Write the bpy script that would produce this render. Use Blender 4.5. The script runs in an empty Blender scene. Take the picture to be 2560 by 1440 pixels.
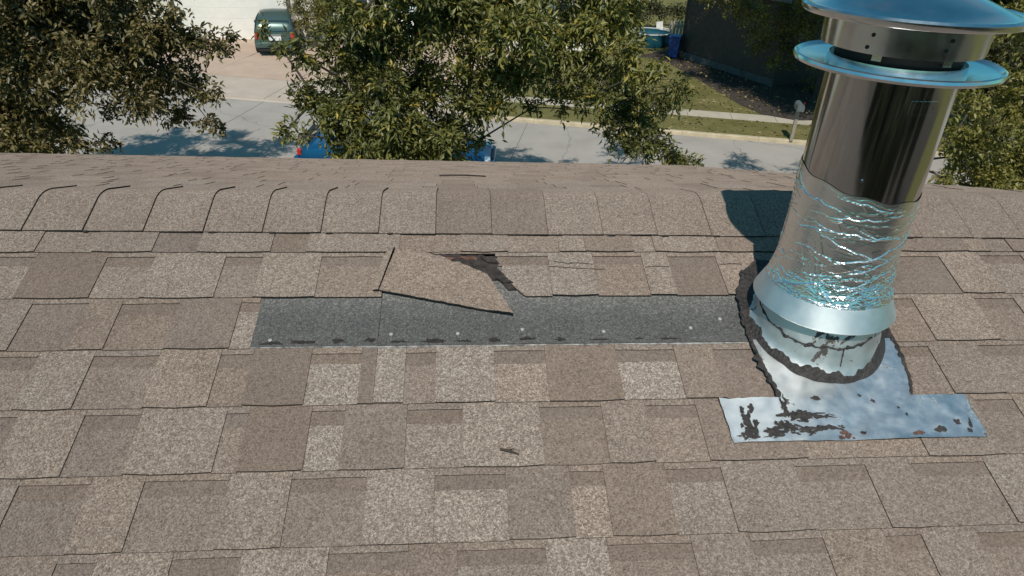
import bpy, math, random
import numpy as np
from mathutils import Vector, Matrix
from mathutils import noise as mnoise

random.seed(7)
RS = np.random.RandomState(11)
sc = bpy.context.scene
COL = sc.collection

# ------------------------------------------------------------------ camera, sky, sun, exposure
F_PX, PITCH, YAW, ROLL = 1721.03, 0.531218, 0.0885343, 0.0400987
CAM = Vector((0.0, -1.70260, 6.8))
f0 = Vector((math.sin(YAW), math.cos(YAW), 0)); r0 = Vector((math.cos(YAW), -math.sin(YAW), 0)); zz = Vector((0, 0, 1))
FWD = f0 * math.cos(PITCH) - zz * math.sin(PITCH)
u0_ = f0 * math.sin(PITCH) + zz * math.cos(PITCH)
RGT = r0 * math.cos(ROLL) + u0_ * math.sin(ROLL)
UPV = -r0 * math.sin(ROLL) + u0_ * math.cos(ROLL)
cam_d = bpy.data.cameras.new('camera'); cam = bpy.data.objects.new('camera', cam_d); COL.objects.link(cam)
cam.matrix_world = Matrix(((RGT.x, UPV.x, -FWD.x, CAM.x), (RGT.y, UPV.y, -FWD.y, CAM.y), (RGT.z, UPV.z, -FWD.z, CAM.z), (0, 0, 0, 1)))
cam_d.sensor_width = 36.0; cam_d.lens = F_PX / 2560 * 36.0; cam_d.clip_start = 0.05; cam_d.clip_end = 2000
sc.camera = cam

SUN_AZ, SUN_EL = math.radians(-12.0), math.radians(53.5)      # azimuth from -Y, positive towards +X
SUN_DIR = Vector((math.sin(SUN_AZ) * math.cos(SUN_EL), -math.cos(SUN_AZ) * math.cos(SUN_EL), math.sin(SUN_EL)))
w = bpy.data.worlds.new('World'); sc.world = w; w.use_nodes = True
wn = w.node_tree.nodes; wl = w.node_tree.links
bg = wn['Background']; sky = wn.new('ShaderNodeTexSky'); sky.sky_type = 'NISHITA'; sky.sun_disc = False
sky.sun_elevation = SUN_EL
sky.sun_rotation = math.atan2(SUN_DIR.x, SUN_DIR.y)
sky.altitude = 200; sky.air_density = 1.0; sky.dust_density = 0.3; sky.ozone_density = 0.5
tc = wn.new('ShaderNodeTexCoord'); cn = wn.new('ShaderNodeTexNoise'); cn.inputs['Scale'].default_value = 3.2; cn.inputs['Detail'].default_value = 6; cn.inputs['Roughness'].default_value = 0.6
wl.new(tc.outputs['Generated'], cn.inputs['Vector'])
cr_ = wn.new('ShaderNodeValToRGB'); cr_.color_ramp.elements[0].position = 0.50; cr_.color_ramp.elements[1].position = 0.82; wl.new(cn.outputs['Fac'], cr_.inputs[0])
cmx = wn.new('ShaderNodeMix'); cmx.data_type = 'RGBA'; cmx.inputs[7].default_value = (5.6, 5.7, 5.6, 1)
cm_ = wn.new('ShaderNodeMath'); cm_.operation = 'MULTIPLY'; cm_.inputs[1].default_value = 0.75; wl.new(cr_.outputs[0], cm_.inputs[0])
stn = wn.new('ShaderNodeMix'); stn.data_type = 'RGBA'; stn.blend_type = 'MULTIPLY'; stn.inputs[0].default_value = 1.0; stn.inputs[7].default_value = (0.42, 1.20, 1.18, 1)
wl.new(sky.outputs['Color'], stn.inputs[6]); wl.new(cm_.outputs[0], cmx.inputs[0]); wl.new(stn.outputs[2], cmx.inputs[6])
wl.new(cmx.outputs[2], bg.inputs['Color']); bg.inputs['Strength'].default_value = 0.075
sd = bpy.data.lights.new('sun', 'SUN'); sd.energy = 4.0; sd.angle = math.radians(0.53); sd.color = (1.0, 0.915, 0.815)
so = bpy.data.objects.new('sun', sd); COL.objects.link(so); so.location = (0, -10, 30)
so.rotation_euler = SUN_DIR.to_track_quat('Z', 'Y').to_euler()
vs = sc.view_settings; vs.view_transform = 'Standard'; vs.look = 'None'; vs.exposure = 0.0; vs.gamma = 1.0; vs.use_curve_mapping = False


def at(px, py, Y):                     # a photo pixel carried out to the upright plane at distance Y
    d = FWD + RGT * ((px - 1280) / F_PX) - UPV * ((py - 720) / F_PX)
    return CAM + d * ((Y - CAM.y) / d.y)


def gnd(px, py, z=0.0):
    d = FWD + RGT * ((px - 1280) / F_PX) - UPV * ((py - 720) / F_PX)
    return CAM + d * ((z - CAM.z) / d.z)


def ppm(P):                            # photo pixels per metre at a point
    return F_PX / ((P - CAM).dot(FWD))


# ------------------------------------------------------------------ mesh and object helpers
class MB:
    def __init__(s): s.v = []; s.f = []; s.m = []; s.mi = 0

    def add(s, vs_, fs_):
        b = len(s.v); s.v += [tuple(q) for q in vs_]
        for f in fs_: s.f.append([b + i for i in f]); s.m.append(s.mi)
        return s

    def box(s, c, d, R=None):
        hx, hy, hz = d[0] / 2, d[1] / 2, d[2] / 2
        q = [Vector((x * hx, y * hy, z * hz)) for z in (-1, 1) for y in (-1, 1) for x in (-1, 1)]
        if R is not None: q = [R @ p for p in q]
        q = [p + Vector(c) for p in q]
        return s.add(q, [(0, 2, 3, 1), (4, 5, 7, 6), (0, 1, 5, 4), (2, 6, 7, 3), (0, 4, 6, 2), (1, 3, 7, 5)])

    def tube(s, pts, rad, n=8, cap=True):
        pts = [Vector(p) for p in pts]
        if not hasattr(rad, '__len__'): rad = [rad] * len(pts)
        vs_ = []; up = Vector((0.13, 0.21, 1)).normalized()
        for i, p in enumerate(pts):
            a = pts[max(i - 1, 0)]; b = pts[min(i + 1, len(pts) - 1)]
            t = (b - a).normalized(); e1 = t.cross(up)
            if e1.length < 1e-3: e1 = t.cross(Vector((1, 0, 0)))
            e1.normalize(); e2 = t.cross(e1)
            for k in range(n):
                an = 2 * math.pi * k / n
                vs_.append(p + (e1 * math.cos(an) + e2 * math.sin(an)) * rad[i])
        fs_ = [(i * n + k, i * n + (k + 1) % n, (i + 1) * n + (k + 1) % n, (i + 1) * n + k) for i in range(len(pts) - 1) for k in range(n)]
        if cap: fs_ += [tuple(range(n))[::-1], tuple(range((len(pts) - 1) * n, len(pts) * n))]
        return s.add(vs_, fs_)

    def lathe(s, prof, c=(0, 0, 0), n=48, close=False):
        vs_ = []; c = Vector(c)
        for r, z in prof:
            for k in range(n):
                a = 2 * math.pi * k / n
                vs_.append(c + Vector((r * math.cos(a), r * math.sin(a), z)))
        m = len(prof); rng = m if close else m - 1
        fs_ = [(i * n + k, i * n + (k + 1) % n, ((i + 1) % m) * n + (k + 1) % n, ((i + 1) % m) * n + k) for i in range(rng) for k in range(n)]
        return s.add(vs_, fs_)

    def prism(s, poly, z0, z1):
        n = len(poly)
        a = sum(poly[i][0] * poly[(i + 1) % n][1] - poly[(i + 1) % n][0] * poly[i][1] for i in range(n))
        if a < 0: poly = poly[::-1]
        vs_ = [(x, y, z0) for x, y in poly] + [(x, y, z1) for x, y in poly]
        return s.add(vs_, [tuple(range(n))[::-1], tuple(range(n, 2 * n))] + [(i, (i + 1) % n, n + (i + 1) % n, n + i) for i in range(n)])

    def build(s, name, mats, parent=None, smooth=False, bevel=0):
        me = bpy.data.meshes.new(name); me.from_pydata(s.v, [], s.f); me.update()
        if not isinstance(mats, (list, tuple)): mats = [mats]
        for m in mats: me.materials.append(m)
        if len(mats) > 1: me.polygons.foreach_set('material_index', s.m)
        if smooth:
            me.polygons.foreach_set('use_smooth', [True] * len(me.polygons)); me.set_sharp_from_angle(angle=math.radians(38))
        o = bpy.data.objects.new(name, me); COL.objects.link(o)
        if parent is not None: o.parent = parent
        if bevel:
            b = o.modifiers.new('bevel', 'BEVEL'); b.width = bevel; b.segments = 2; b.limit_method = 'ANGLE'
        return o


def tag(o, label=None, cat=None, group=None, kind=None):
    if label: o['label'] = label
    if cat: o['category'] = cat
    if group: o['group'] = group
    if kind: o['kind'] = kind
    return o


def thing(name, label, cat, loc=(0, 0, 0), rz=0.0, group=None):
    o = bpy.data.objects.new(name, None); COL.objects.link(o); o.empty_display_size = 0.2
    o.location = loc; o.rotation_euler = (0, 0, rz)
    return tag(o, label, cat, group)


# ------------------------------------------------------------------ materials
class NT:
    def __init__(s, name):
        s.mat = bpy.data.materials.new(name); s.mat.use_nodes = True
        s.n = s.mat.node_tree.nodes; s.l = s.mat.node_tree.links
        s.b = s.n['Principled BSDF']; s.out = s.n['Material Output']

    def new(s, t, **kw):
        x = s.n.new(t)
        for k, v in kw.items():
            if k.startswith('_'): x.inputs[int(k[1:])].default_value = v
            else: setattr(x, k, v)
        return x

    def link(s, a, b): s.l.new(a, b)

    def math(s, op, a, b=None, c=None, clamp=False):
        x = s.n.new('ShaderNodeMath'); x.operation = op; x.use_clamp = clamp
        for i, q in enumerate((a, b, c)):
            if q is None: continue
            if isinstance(q, (int, float)): x.inputs[i].default_value = q
            else: s.l.new(q, x.inputs[i])
        return x.outputs[0]

    def ramp(s, fac, stops, interp='LINEAR'):
        x = s.n.new('ShaderNodeValToRGB'); cr = x.color_ramp; cr.interpolation = interp
        while len(cr.elements) < len(stops): cr.elements.new(0.5)
        for e, (p, c) in zip(cr.elements, stops):
            e.position = p; e.color = (c[0], c[1], c[2], 1) if len(c) == 3 else c
        if fac is not None: s.l.new(fac, x.inputs[0])
        return x.outputs['Color']

    def mix(s, fac, a, b, blend='MIX'):
        x = s.n.new('ShaderNodeMix'); x.data_type = 'RGBA'; x.blend_type = blend
        for i, q in ((0, fac), (6, a), (7, b)):
            if isinstance(q, (int, float)): x.inputs[i].default_value = q
            elif isinstance(q, (tuple, list)): x.inputs[i].default_value = (*q[:3], 1)
            else: s.l.new(q, x.inputs[i])
        return x.outputs[2]

    def noise(s, scale, detail=3, rough=0.55, vec=None, dist=0.0):
        x = s.n.new('ShaderNodeTexNoise'); x.inputs['Scale'].default_value = scale
        x.inputs['Detail'].default_value = detail; x.inputs['Roughness'].default_value = rough; x.inputs['Distortion'].default_value = dist
        if vec is not None: s.l.new(vec, x.inputs['Vector'])
        return x.outputs['Fac']

    def pos(s): return s.n.new('ShaderNodeNewGeometry').outputs['Position']

    def bump(s, h, strength=0.3, dist=0.01):
        x = s.n.new('ShaderNodeBump'); x.inputs['Strength'].default_value = strength; x.inputs['Distance'].default_value = dist
        s.l.new(h, x.inputs['Height']); s.l.new(x.outputs[0], s.b.inputs['Normal'])


def flat(name, col, rough=0.6, metal=0.0, var=0.12, scale=8.0, bump=0.0, spec=0.5, bscale=None):
    t = NT(name); p = t.pos(); n = t.noise(scale, 4, 0.6, p)
    lo = tuple(c * (1 - var) for c in col); hi = tuple(min(1, c * (1 + var)) for c in col)
    t.link(t.ramp(n, [(0.3, lo), (0.7, hi)]), t.b.inputs['Base Color'])
    t.b.inputs['Roughness'].default_value = rough; t.b.inputs['Metallic'].default_value = metal
    t.b.inputs['Specular IOR Level'].default_value = spec
    if bump: t.bump(t.noise(bscale or scale * 4, 3, 0.6, p), bump, 0.01)
    return t.mat


def shingle_mat(name, stops, base_lo, base_hi, tint=True):
    """stone granules; object colour R = share of light granules, G = warmth"""
    t = NT(name); p = t.pos()
    oi = t.new('ShaderNodeObjectInfo'); sep = t.new('ShaderNodeSeparateColor'); t.link(oi.outputs['Color'], sep.inputs[0])
    vo = t.new('ShaderNodeTexVoronoi'); vo.inputs['Scale'].default_value = 380; t.link(p, vo.inputs['Vector'])
    v2 = t.new('ShaderNodeTexVoronoi'); v2.inputs['Scale'].default_value = 620; t.link(p, v2.inputs['Vector'])
    s1 = t.new('ShaderNodeSeparateColor'); t.link(vo.outputs['Color'], s1.inputs[0])
    s2 = t.new('ShaderNodeSeparateColor'); t.link(v2.outputs['Color'], s2.inputs[0])
    big = t.noise(9, 4, 0.6, p); mid = t.noise(120, 2, 0.5, p)
    rnd = t.math('ADD', t.math('MULTIPLY', s1.outputs[0], 0.6), t.math('MULTIPLY', s2.outputs[1], 0.4))
    con = t.math('MULTIPLY_ADD', sep.outputs[0], 0.58, 0.28)
    k = t.math('MULTIPLY', t.math('SUBTRACT', rnd, 0.5), con)
    k = t.math('ADD', k, t.math('MULTIPLY', t.math('SUBTRACT', big, 0.5), 0.16))
    k = t.math('ADD', k, t.math('MULTIPLY', t.math('SUBTRACT', mid, 0.5), t.math('MULTIPLY', con, 0.55)))
    k = t.math('ADD', k, t.math('MULTIPLY_ADD', sep.outputs[0], 0.30, 0.235))
    if name == 'bare_grey_granules':      # granules carried over from the lost shingle thin out downwards
        sp = t.new('ShaderNodeSeparateXYZ'); t.link(p, sp.inputs[0]); mr = t.new('ShaderNodeMapRange'); t.link(sp.outputs[1], mr.inputs[0])
        mr.inputs[1].default_value = -0.335; mr.inputs[2].default_value = -0.405; mr.inputs[3].default_value = 0.13; mr.inputs[4].default_value = -0.03
        k = t.math('ADD', k, mr.outputs[0])
    col = t.ramp(k, stops)
    warm = t.mix(sep.outputs[1], col, t.mix(1.0, col, (1.12, 0.97, 0.84), 'MULTIPLY'))
    # weather streaks: broad, shapeless
    st = t.noise(2.2, 5, 0.65, p)
    warm = t.mix(t.math('MULTIPLY', t.math('SUBTRACT', st, 0.45, clamp=True), 0.9), warm, t.mix(1.0, warm, (0.72, 0.70, 0.68), 'MULTIPLY'))
    t.link(warm, t.b.inputs['Base Color'])
    t.b.inputs['Roughness'].default_value = 0.9; t.b.inputs['Specular IOR Level'].default_value = 0.2; t.b.inputs['Diffuse Roughness'].default_value = 1.0
    t.bump(t.math('ADD', t.math('MULTIPLY', s1.outputs[1], 0.6), t.math('MULTIPLY', vo.outputs['Distance'], -0.8)), 0.55, 0.004)
    return t.mat


M = {}
M['shingle'] = shingle_mat('shingle_granules', [(0.03, (0.075, 0.061, 0.054)), (0.30, (0.188, 0.153, 0.132)), (0.50, (0.256, 0.218, 0.19)), (0.70, (0.372, 0.332, 0.293)), (0.95, (0.58, 0.53, 0.47))], 0, 0)
M['grey_under'] = shingle_mat('bare_grey_granules', [(0.08, (0.05, 0.05, 0.05)), (0.40, (0.10, 0.101, 0.10)), (0.62, (0.172, 0.168, 0.16)), (0.92, (0.38, 0.36, 0.33))], 0, 0)
M['asphalt_edge'] = flat('asphalt_edge', (0.022, 0.017, 0.014), 0.85, scale=60, var=0.4)
M['mat_torn'] = flat('torn_fibre_mat', (0.045, 0.036, 0.032), 0.95, scale=55, var=0.6, bump=0.8)
M['mat_red'] = flat('reddish_felt', (0.15, 0.075, 0.055), 0.95, scale=40, var=0.5, bump=0.6)
M['tar'] = flat('roof_tar', (0.034, 0.029, 0.027), 0.6, scale=40, var=0.5, bump=0.9, bscale=120)
M['nail'] = flat('nail_head', (0.50, 0.50, 0.48), 0.5, 0.5, scale=90)
M['white_tape'] = flat('release_tape_edge', (0.26, 0.25, 0.24), 0.85, scale=60, var=0.7)
M['deck'] = flat('roof_deck', (0.05, 0.045, 0.04), 0.9)
M['twig'] = flat('dry_twig', (0.06, 0.04, 0.03), 0.9, scale=60)


def galv(name, base, r0_, r1_, stain=0.0, scale=14.0, bump=0.0, bscale=10, stain_col=(0.07, 0.065, 0.06), metal=1.0, stretch=None, bdist=0.01):
    t = NT(name); p = t.pos()
    if stretch:
        mp = t.new('ShaderNodeMapping'); mp.inputs['Scale'].default_value = stretch; t.link(p, mp.inputs['Vector']); pv = mp.outputs[0]
    else: pv = p
    n = t.noise(scale, 4, 0.6, pv)
    col = t.ramp(n, [(0.3, tuple(c * 0.86 for c in base)), (0.7, base)])
    rg = t.n.new('ShaderNodeMapRange'); t.link(n, rg.inputs[0]); rg.inputs[1].default_value = 0.3; rg.inputs[2].default_value = 0.7
    rg.inputs[3].default_value = r0_; rg.inputs[4].default_value = r1_
    rough = rg.outputs[0]; met = None
    if stain:
        a = t.noise(11, 6, 0.7, p, 0.6)
        m = t.new('ShaderNodeMapRange'); t.link(a, m.inputs[0]); m.inputs[1].default_value = stain; m.inputs[2].default_value = stain + 0.025; m.clamp = True
        col = t.mix(m.outputs[0], col, stain_col)
        rough = t.math('ADD', rough, t.math('MULTIPLY', m.outputs[0], 0.45), clamp=True)
        met = t.math('SUBTRACT', metal, t.math('MULTIPLY', m.outputs[0], 0.9), clamp=True)
    t.link(col, t.b.inputs['Base Color']); t.link(rough, t.b.inputs['Roughness'])
    if met is not None: t.link(met, t.b.inputs['Metallic'])
    else: t.b.inputs['Metallic'].default_value = metal
    if bump: t.bump(t.noise(bscale, 2, 0.5, p), bump, bdist)
    return t.mat


M['stainless'] = galv('polished_stainless', (0.62, 0.61, 0.60), 0.07, 0.17, scale=5, stretch=(1, 1, .12), bump=0.06, bscale=7)
M['cap_metal'] = galv('galvanised_cap', (0.76, 0.78, 0.79), 0.13, 0.24, scale=20, bump=0.08, bscale=6)
M['collar_metal'] = galv('satin_galvanised', (0.74, 0.77, 0.78), 0.46, 0.56, scale=16, bump=0.05, bscale=9)
M['flashing_metal'] = galv('flashing_galvanised', (0.68, 0.69, 0.69), 0.48, 0.60, stain=0.60, scale=26, bump=0.30, bscale=16)
M['apron_metal'] = galv('apron_galvanised', (0.88, 0.92, 0.93), 0.40, 0.48, stain=0.605, scale=40, bump=0.35, bscale=14, stain_col=(0.10, 0.10, 0.10))
M['dark_inside'] = flat('flue_inside', (0.02, 0.02, 0.022), 0.6, 0.6)
M['rust'] = flat('rust_spot', (0.11, 0.06, 0.045), 0.9, scale=70, var=0.5, bump=0.5)


def foil_mat():
    t = NT('crinkled_foil'); p = t.pos()
    t.b.inputs['Metallic'].default_value = 1.0; t.b.inputs['Base Color'].default_value = (0.88, 0.90, 0.91, 1)
    t.bump(t.noise(55, 3, 0.6, p), 0.12, 0.002)
    t.b.inputs['Roughness'].default_value = 0.25
    return t.mat


M['foil'] = foil_mat()


def leaf_mat(name, stops, trans=0.3):
    t = NT(name)
    a = t.new('ShaderNodeAttribute'); a.attribute_name = 'lv'
    col = t.ramp(a.outputs['Fac'], stops)
    t.link(col, t.b.inputs['Base Color']); t.b.inputs['Roughness'].default_value = 0.42; t.b.inputs['Specular IOR Level'].default_value = 0.45
    tr = t.new('ShaderNodeBsdfTranslucent'); t.link(t.mix(1.0, col, (1.25, 1.2, 0.5), 'MULTIPLY'), tr.inputs['Color'])
    mx = t.new('ShaderNodeMixShader'); mx.inputs[0].default_value = trans
    t.link(t.b.outputs[0], mx.inputs[1]); t.link(tr.outputs[0], mx.inputs[2]); t.link(mx.outputs[0], t.out.inputs['Surface'])
    return t.mat


M['leaf_brown'] = leaf_mat('olive_brown_leaves', [(0.0, (0.04, 0.036, 0.015)), (0.5, (0.135, 0.115, 0.046)), (0.9, (0.235, 0.195, 0.08)), (1.0, (0.27, 0.21, 0.08))], .2)
M['leaf_olive'] = leaf_mat('olive_green_leaves', [(0.0, (0.045, 0.05, 0.015)), (0.5, (0.14, 0.147, 0.042)), (0.88, (0.24, 0.235, 0.066)), (0.96, (0.32, 0.27, 0.06)), (1.0, (0.46, 0.35, 0.05))], .22)
M['leaf_yellow'] = leaf_mat('yellowing_leaves', [(0.0, (0.06, 0.06, 0.016)), (0.5, (0.185, 0.18, 0.05)), (0.85, (0.30, 0.27, 0.07)), (1.0, (0.33, 0.25, 0.05))])
M['leaf_dark'] = leaf_mat('dark_evergreen_leaves', [(0.0, (0.02, 0.026, 0.01)), (0.6, (0.05, 0.055, 0.02)), (1.0, (0.10, 0.095, 0.035))])
M['litter'] = leaf_mat('fallen_leaves', [(0.0, (0.10, 0.07, 0.035)), (0.5, (0.22, 0.17, 0.08)), (1.0, (0.36, 0.30, 0.14))], 0.1)
M['bark'] = flat('bark', (0.06, 0.05, 0.042), 0.9, scale=14, var=0.45, bump=0.9, bscale=30)
def road_mat():
    t = NT('road_concrete'); p = t.pos()
    n = t.noise(0.7, 6, 0.65, p); m = t.noise(25, 3, 0.6, p)
    k = t.math('ADD', t.math('MULTIPLY', n, 0.7), t.math('MULTIPLY', m, 0.3))
    col = t.ramp(k, [(0.3, (0.275, 0.255, 0.228)), (0.5, (0.34, 0.318, 0.288)), (0.7, (0.385, 0.362, 0.328))])
    vo = t.new('ShaderNodeTexVoronoi'); vo.feature = 'DISTANCE_TO_EDGE'; vo.inputs['Scale'].default_value = 0.22
    wn_ = t.new('ShaderNodeTexNoise'); wn_.inputs['Scale'].default_value = 1.3; wn_.inputs['Detail'].default_value = 5; t.link(p, wn_.inputs['Vector'])
    ad = t.new('ShaderNodeVectorMath'); ad.operation = 'MULTIPLY_ADD'; t.link(wn_.outputs['Color'], ad.inputs[0]); ad.inputs[1].default_value = (1.2, 1.2, 0); t.link(p, ad.inputs[2]); t.link(ad.outputs[0], vo.inputs['Vector'])
    cr = t.ramp(vo.outputs['Distance'], [(0.0, (0.55, 0.55, 0.55)), (0.006, (0, 0, 0))])
    t.link(t.mix(cr, col, (0.10, 0.095, 0.09)), t.b.inputs['Base Color'])
    t.b.inputs['Roughness'].default_value = 0.88; t.bump(m, 0.15, 0.01); return t.mat


M['concrete_road'] = road_mat()
M['concrete_pink'] = flat('drive_concrete', (0.47, 0.355, 0.275), 0.88, scale=1.2, var=0.10, bump=0.12, bscale=50)
M['concrete_apron'] = flat('apron_concrete', (0.45, 0.385, 0.32), 0.88, scale=1.3, var=0.09, bump=0.12, bscale=50)
M['curb'] = flat('curb_concrete', (0.46, 0.39, 0.27), 0.85, scale=3, var=0.2, bump=0.2)
M['walk'] = flat('sidewalk_concrete', (0.41, 0.37, 0.30), 0.88, scale=2.0, var=0.12, bump=0.15)
M['joint'] = flat('joint_filler', (0.17, 0.155, 0.14), 0.9)


def grass_mat():
    t = NT('mown_grass'); p = t.pos()
    n = t.noise(1.1, 4, 0.6, p); m = t.noise(34, 3, 0.7, p)
    k = t.math('ADD', t.math('MULTIPLY', n, 0.55), t.math('MULTIPLY', m, 0.45))
    t.link(t.ramp(k, [(0.3, (0.10, 0.105, 0.032)), (0.5, (0.172, 0.162, 0.062)), (0.66, (0.255, 0.225, 0.10)), (0.8, (0.34, 0.29, 0.14))]), t.b.inputs['Base Color'])
    t.b.inputs['Roughness'].default_value = 0.95; t.b.inputs['Specular IOR Level'].default_value = 0.1
    t.bump(m, 0.9, 0.05); return t.mat


M['grass'] = grass_mat()
M['soil'] = flat('leaf_bed_soil', (0.042, 0.033, 0.026), 0.95, scale=9, var=0.55, bump=0.8)
M['white_paint'] = flat('white_paint', (0.80, 0.78, 0.73), 0.6, scale=3, var=0.05)
M['cream'] = flat('cream_siding', (0.66, 0.62, 0.55), 0.7, scale=3, var=0.07)
M['house_roof'] = flat('grey_brown_shingle', (0.16, 0.14, 0.125), 0.9, scale=20, var=0.3, bump=0.4)
M['brown_siding'] = flat('dark_brown_siding', (0.065, 0.048, 0.04), 0.8, scale=5, var=0.2, bump=0.2)
M['found'] = flat('foundation_block', (0.10, 0.10, 0.10), 0.9, scale=6, var=0.2)
M['trim_grey'] = flat('grey_trim', (0.17, 0.16, 0.15), 0.7)
M['glass'] = flat('dark_glass', (0.02, 0.035, 0.045), 0.06, 0.0, var=0.1, spec=0.8)
M['paint_green'] = flat('grey_green_paint', (0.08, 0.135, 0.125), 0.28, 0.4, var=0.04)
M['paint_blue'] = flat('blue_paint', (0.008, 0.10, 0.25), 0.2, 0.35, var=0.04)
M['paint_silver'] = flat('silver_paint', (0.50, 0.49, 0.47), 0.3, 0.6, var=0.04)
M['paint_white'] = flat('white_car_paint', (0.78, 0.77, 0.75), 0.3, 0.0, var=0.03)
M['tyre'] = flat('tyre_rubber', (0.02, 0.02, 0.02), 0.85)
M['rim'] = flat('wheel_rim', (0.55, 0.55, 0.55), 0.3, 0.9)
M['black_plastic'] = flat('black_plastic', (0.02, 0.02, 0.021), 0.5)
M['lamp_red'] = flat('tail_lamp', (0.55, 0.03, 0.02), 0.2, spec=0.7)
M['lamp_orange'] = flat('turn_lamp', (0.75, 0.25, 0.03), 0.2)
M['lamp_clear'] = flat('head_lamp', (0.85, 0.86, 0.86), 0.08, 0.4)
M['plate'] = flat('plate_white', (0.75, 0.78, 0.8), 0.5)
M['chrome'] = flat('chrome', (0.8, 0.82, 0.83), 0.08, 1.0)
M['bin_blue'] = flat('bin_blue', (0.01, 0.05, 0.22), 0.45, var=0.08)
M['pool_blue'] = flat('pool_liner', (0.012, 0.085, 0.125), 0.35, var=0.15)
M['pool_rim'] = flat('pool_rim', (0.60, 0.62, 0.62), 0.4)
M['post_wood'] = flat('weathered_post', (0.28, 0.24, 0.19), 0.9, scale=20, var=0.2)
M['mail_metal'] = flat('mailbox_grey_green', (0.14, 0.17, 0.17), 0.45, 0.3)
M['fence_wood'] = flat('pale_fence_wood', (0.52, 0.45, 0.38), 0.85, scale=10, var=0.15)
M['white_plastic'] = flat('white_plastic', (0.8, 0.8, 0.78), 0.45)

# ------------------------------------------------------------------ ground, street, pavements
SO = Vector((1.11, 20.82)); ST = Vector((0.9748, -0.2230)); SN = Vector((0.2230, 0.9748))


def S(a, n): q = SO + ST * a + SN * n; return (q.x, q.y)


def sheet(mb, poly, z): mb.add([(x, y, z) for x, y in poly], [tuple(range(len(poly)))])


SRZ = math.atan2(ST.y, ST.x)
g = MB(); g.add([(-400, -400, -0.02), (400, -400, -0.02), (400, 400, -0.02), (-400, 400, -0.02)], [(0, 1, 2, 3)])
tag(g.build('ground', M['grass']), kind='structure')
b = MB(); sheet(b, [S(-60, -7.6), S(60, -7.6), S(60, 0), S(-60, 0)], -0.006)
street = tag(b.build('street', M['joint']), kind='structure')
k = 0
for n0, n1 in ((-7.6, -3.8), (-3.8, 0)):
    a = -31.0 + (1.3 if n0 < -5 else 0)
    while a < 30:
        L_ = 4.6 if n0 > -5 else 4.4
        mb = MB(); mb.prism([S(a + .009, n0 + .008), S(a + L_ - .009, n0 + .008), S(a + L_ - .009, n1 - .008), S(a + .009, n1 - .008)], -0.005, 0.004 + random.uniform(-.001, .001))
        o = mb.build('road_slab', M['concrete_road'], street); a += L_


def curb_seg(a0, a1, h, parent=None):
    mb = MB()
    prof = [(0.0, 0.0), (0.015, h * 0.8), (0.04, h), (0.17, h), (0.17, -0.02), (0.0, -0.02)]
    ring0 = [Vector((*S(a0, n), z)) for n, z in prof]; ring1 = [Vector((*S(a1, n), z)) for n, z in prof]
    n_ = len(prof)
    mb.add(ring0 + ring1, [tuple(range(n_)), tuple(range(n_, 2 * n_))[::-1]] + [(i, n_ + i, n_ + (i + 1) % n_, (i + 1) % n_) for i in range(n_)])
    return mb.build('curb_stone', M['curb'] if h > .05 else M['concrete_apron'], parent)


cb = MB(); sheet(cb, [S(-60, 0.01), S(60, 0.01), S(60, .165), S(-60, .165)], 0.002)
curb = tag(cb.build('curb', M['curb']), kind='structure')
a = -25.0
while a < 24:
    L_ = 2.4
    low = (-13.2 < a < -1.2)
    curb_seg(a + .004, a + L_ - .004, 0.035 if low else 0.12, curb); a += L_
# lawn raised behind the curb, in two strips with the walk between
for nm, n0, n1, mt, z in (('grass_strip', .172, 1.95, 'grass', .105), ('lawn', 2.752, 40, 'grass', .11)):
    mb = MB(); N = 40
    a_lo, a_hi = (-1.0, 26)
    poly = [S(a_lo, n0), S(a_hi, n0), S(a_hi, n1), S(a_lo, n1)]
    mb.prism(poly, -0.015, z); tag(mb.build(nm, M[mt]), kind='structure')
mb = MB(); sheet(mb, [S(-1.0, 1.951), S(26, 1.951), S(26, 2.751), S(-1.0, 2.751)], 0.05)
walk = tag(mb.build('sidewalk', M['joint']), kind='structure')
a = -1.0
while a < 25.9:
    mb = MB(); mb.prism([S(a + .006, 1.953), S(a + 1.494, 1.953), S(a + 1.494, 2.749), S(a + .006, 2.749)], 0.0, 0.112 + random.uniform(-.004, .004))
    mb.build('walk_slab', M['walk'], walk); a += 1.5
# driveway: apron, then pinkish slabs up to the garage
mb = MB(); sheet(mb, [S(-15.2, .172), S(-1.01, .172), S(-1.01, 15.6), S(-15.2, 15.6)], 0.004)
drive = tag(mb.build('driveway', M['joint']), kind='structure')
for i, a0 in enumerate((-15.2, -11.65, -8.1, -4.55)):
    mb = MB(); mb.prism([S(a0 + .008, .18), S(a0 + 3.54, .18), S(a0 + 3.54, 2.72), S(a0 + .008, 2.72)], 0.0, 0.04); mb.build('apron_slab', M['concrete_apron'], drive)
    n0 = 2.74
    for n1 in (6.0, 9.2, 12.4, 15.6):
        mb = MB(); mb.prism([S(a0 + .008, n0 + .008), S(a0 + 3.54, n0 + .008), S(a0 + 3.54, n1), S(a0 + .008, n1)], 0.0, 0.05 + random.uniform(-.004, .004))
        mb.build('drive_slab', M['concrete_pink'], drive); n0 = n1
mb = MB(); sheet(mb, [(-30, -60), (30, -60), (30, -6.5), (-30, -6.5)], 0.0)
tag(mb.build('added_dark_yard', M['soil']), kind='structure')  # dark ground added out of view, keeps green out of the pipe's reflection
# leaf bed under the trees by the brown house
bed = [gnd(1590, 140, .114), gnd(1660, 152, .114), gnd(1730, 190, .114), gnd(1800, 232, .114), gnd(1850, 262, .114), gnd(1900, 285, .114), gnd(1990, 301, .114), gnd(2300, 300, .114), gnd(2300, 120, .114), gnd(1700, 118, .114)]
mb = MB(); mb.add(bed, [tuple(range(len(bed)))])
tag(mb.build('leaf_bed', M['soil']), kind='structure')

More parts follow.
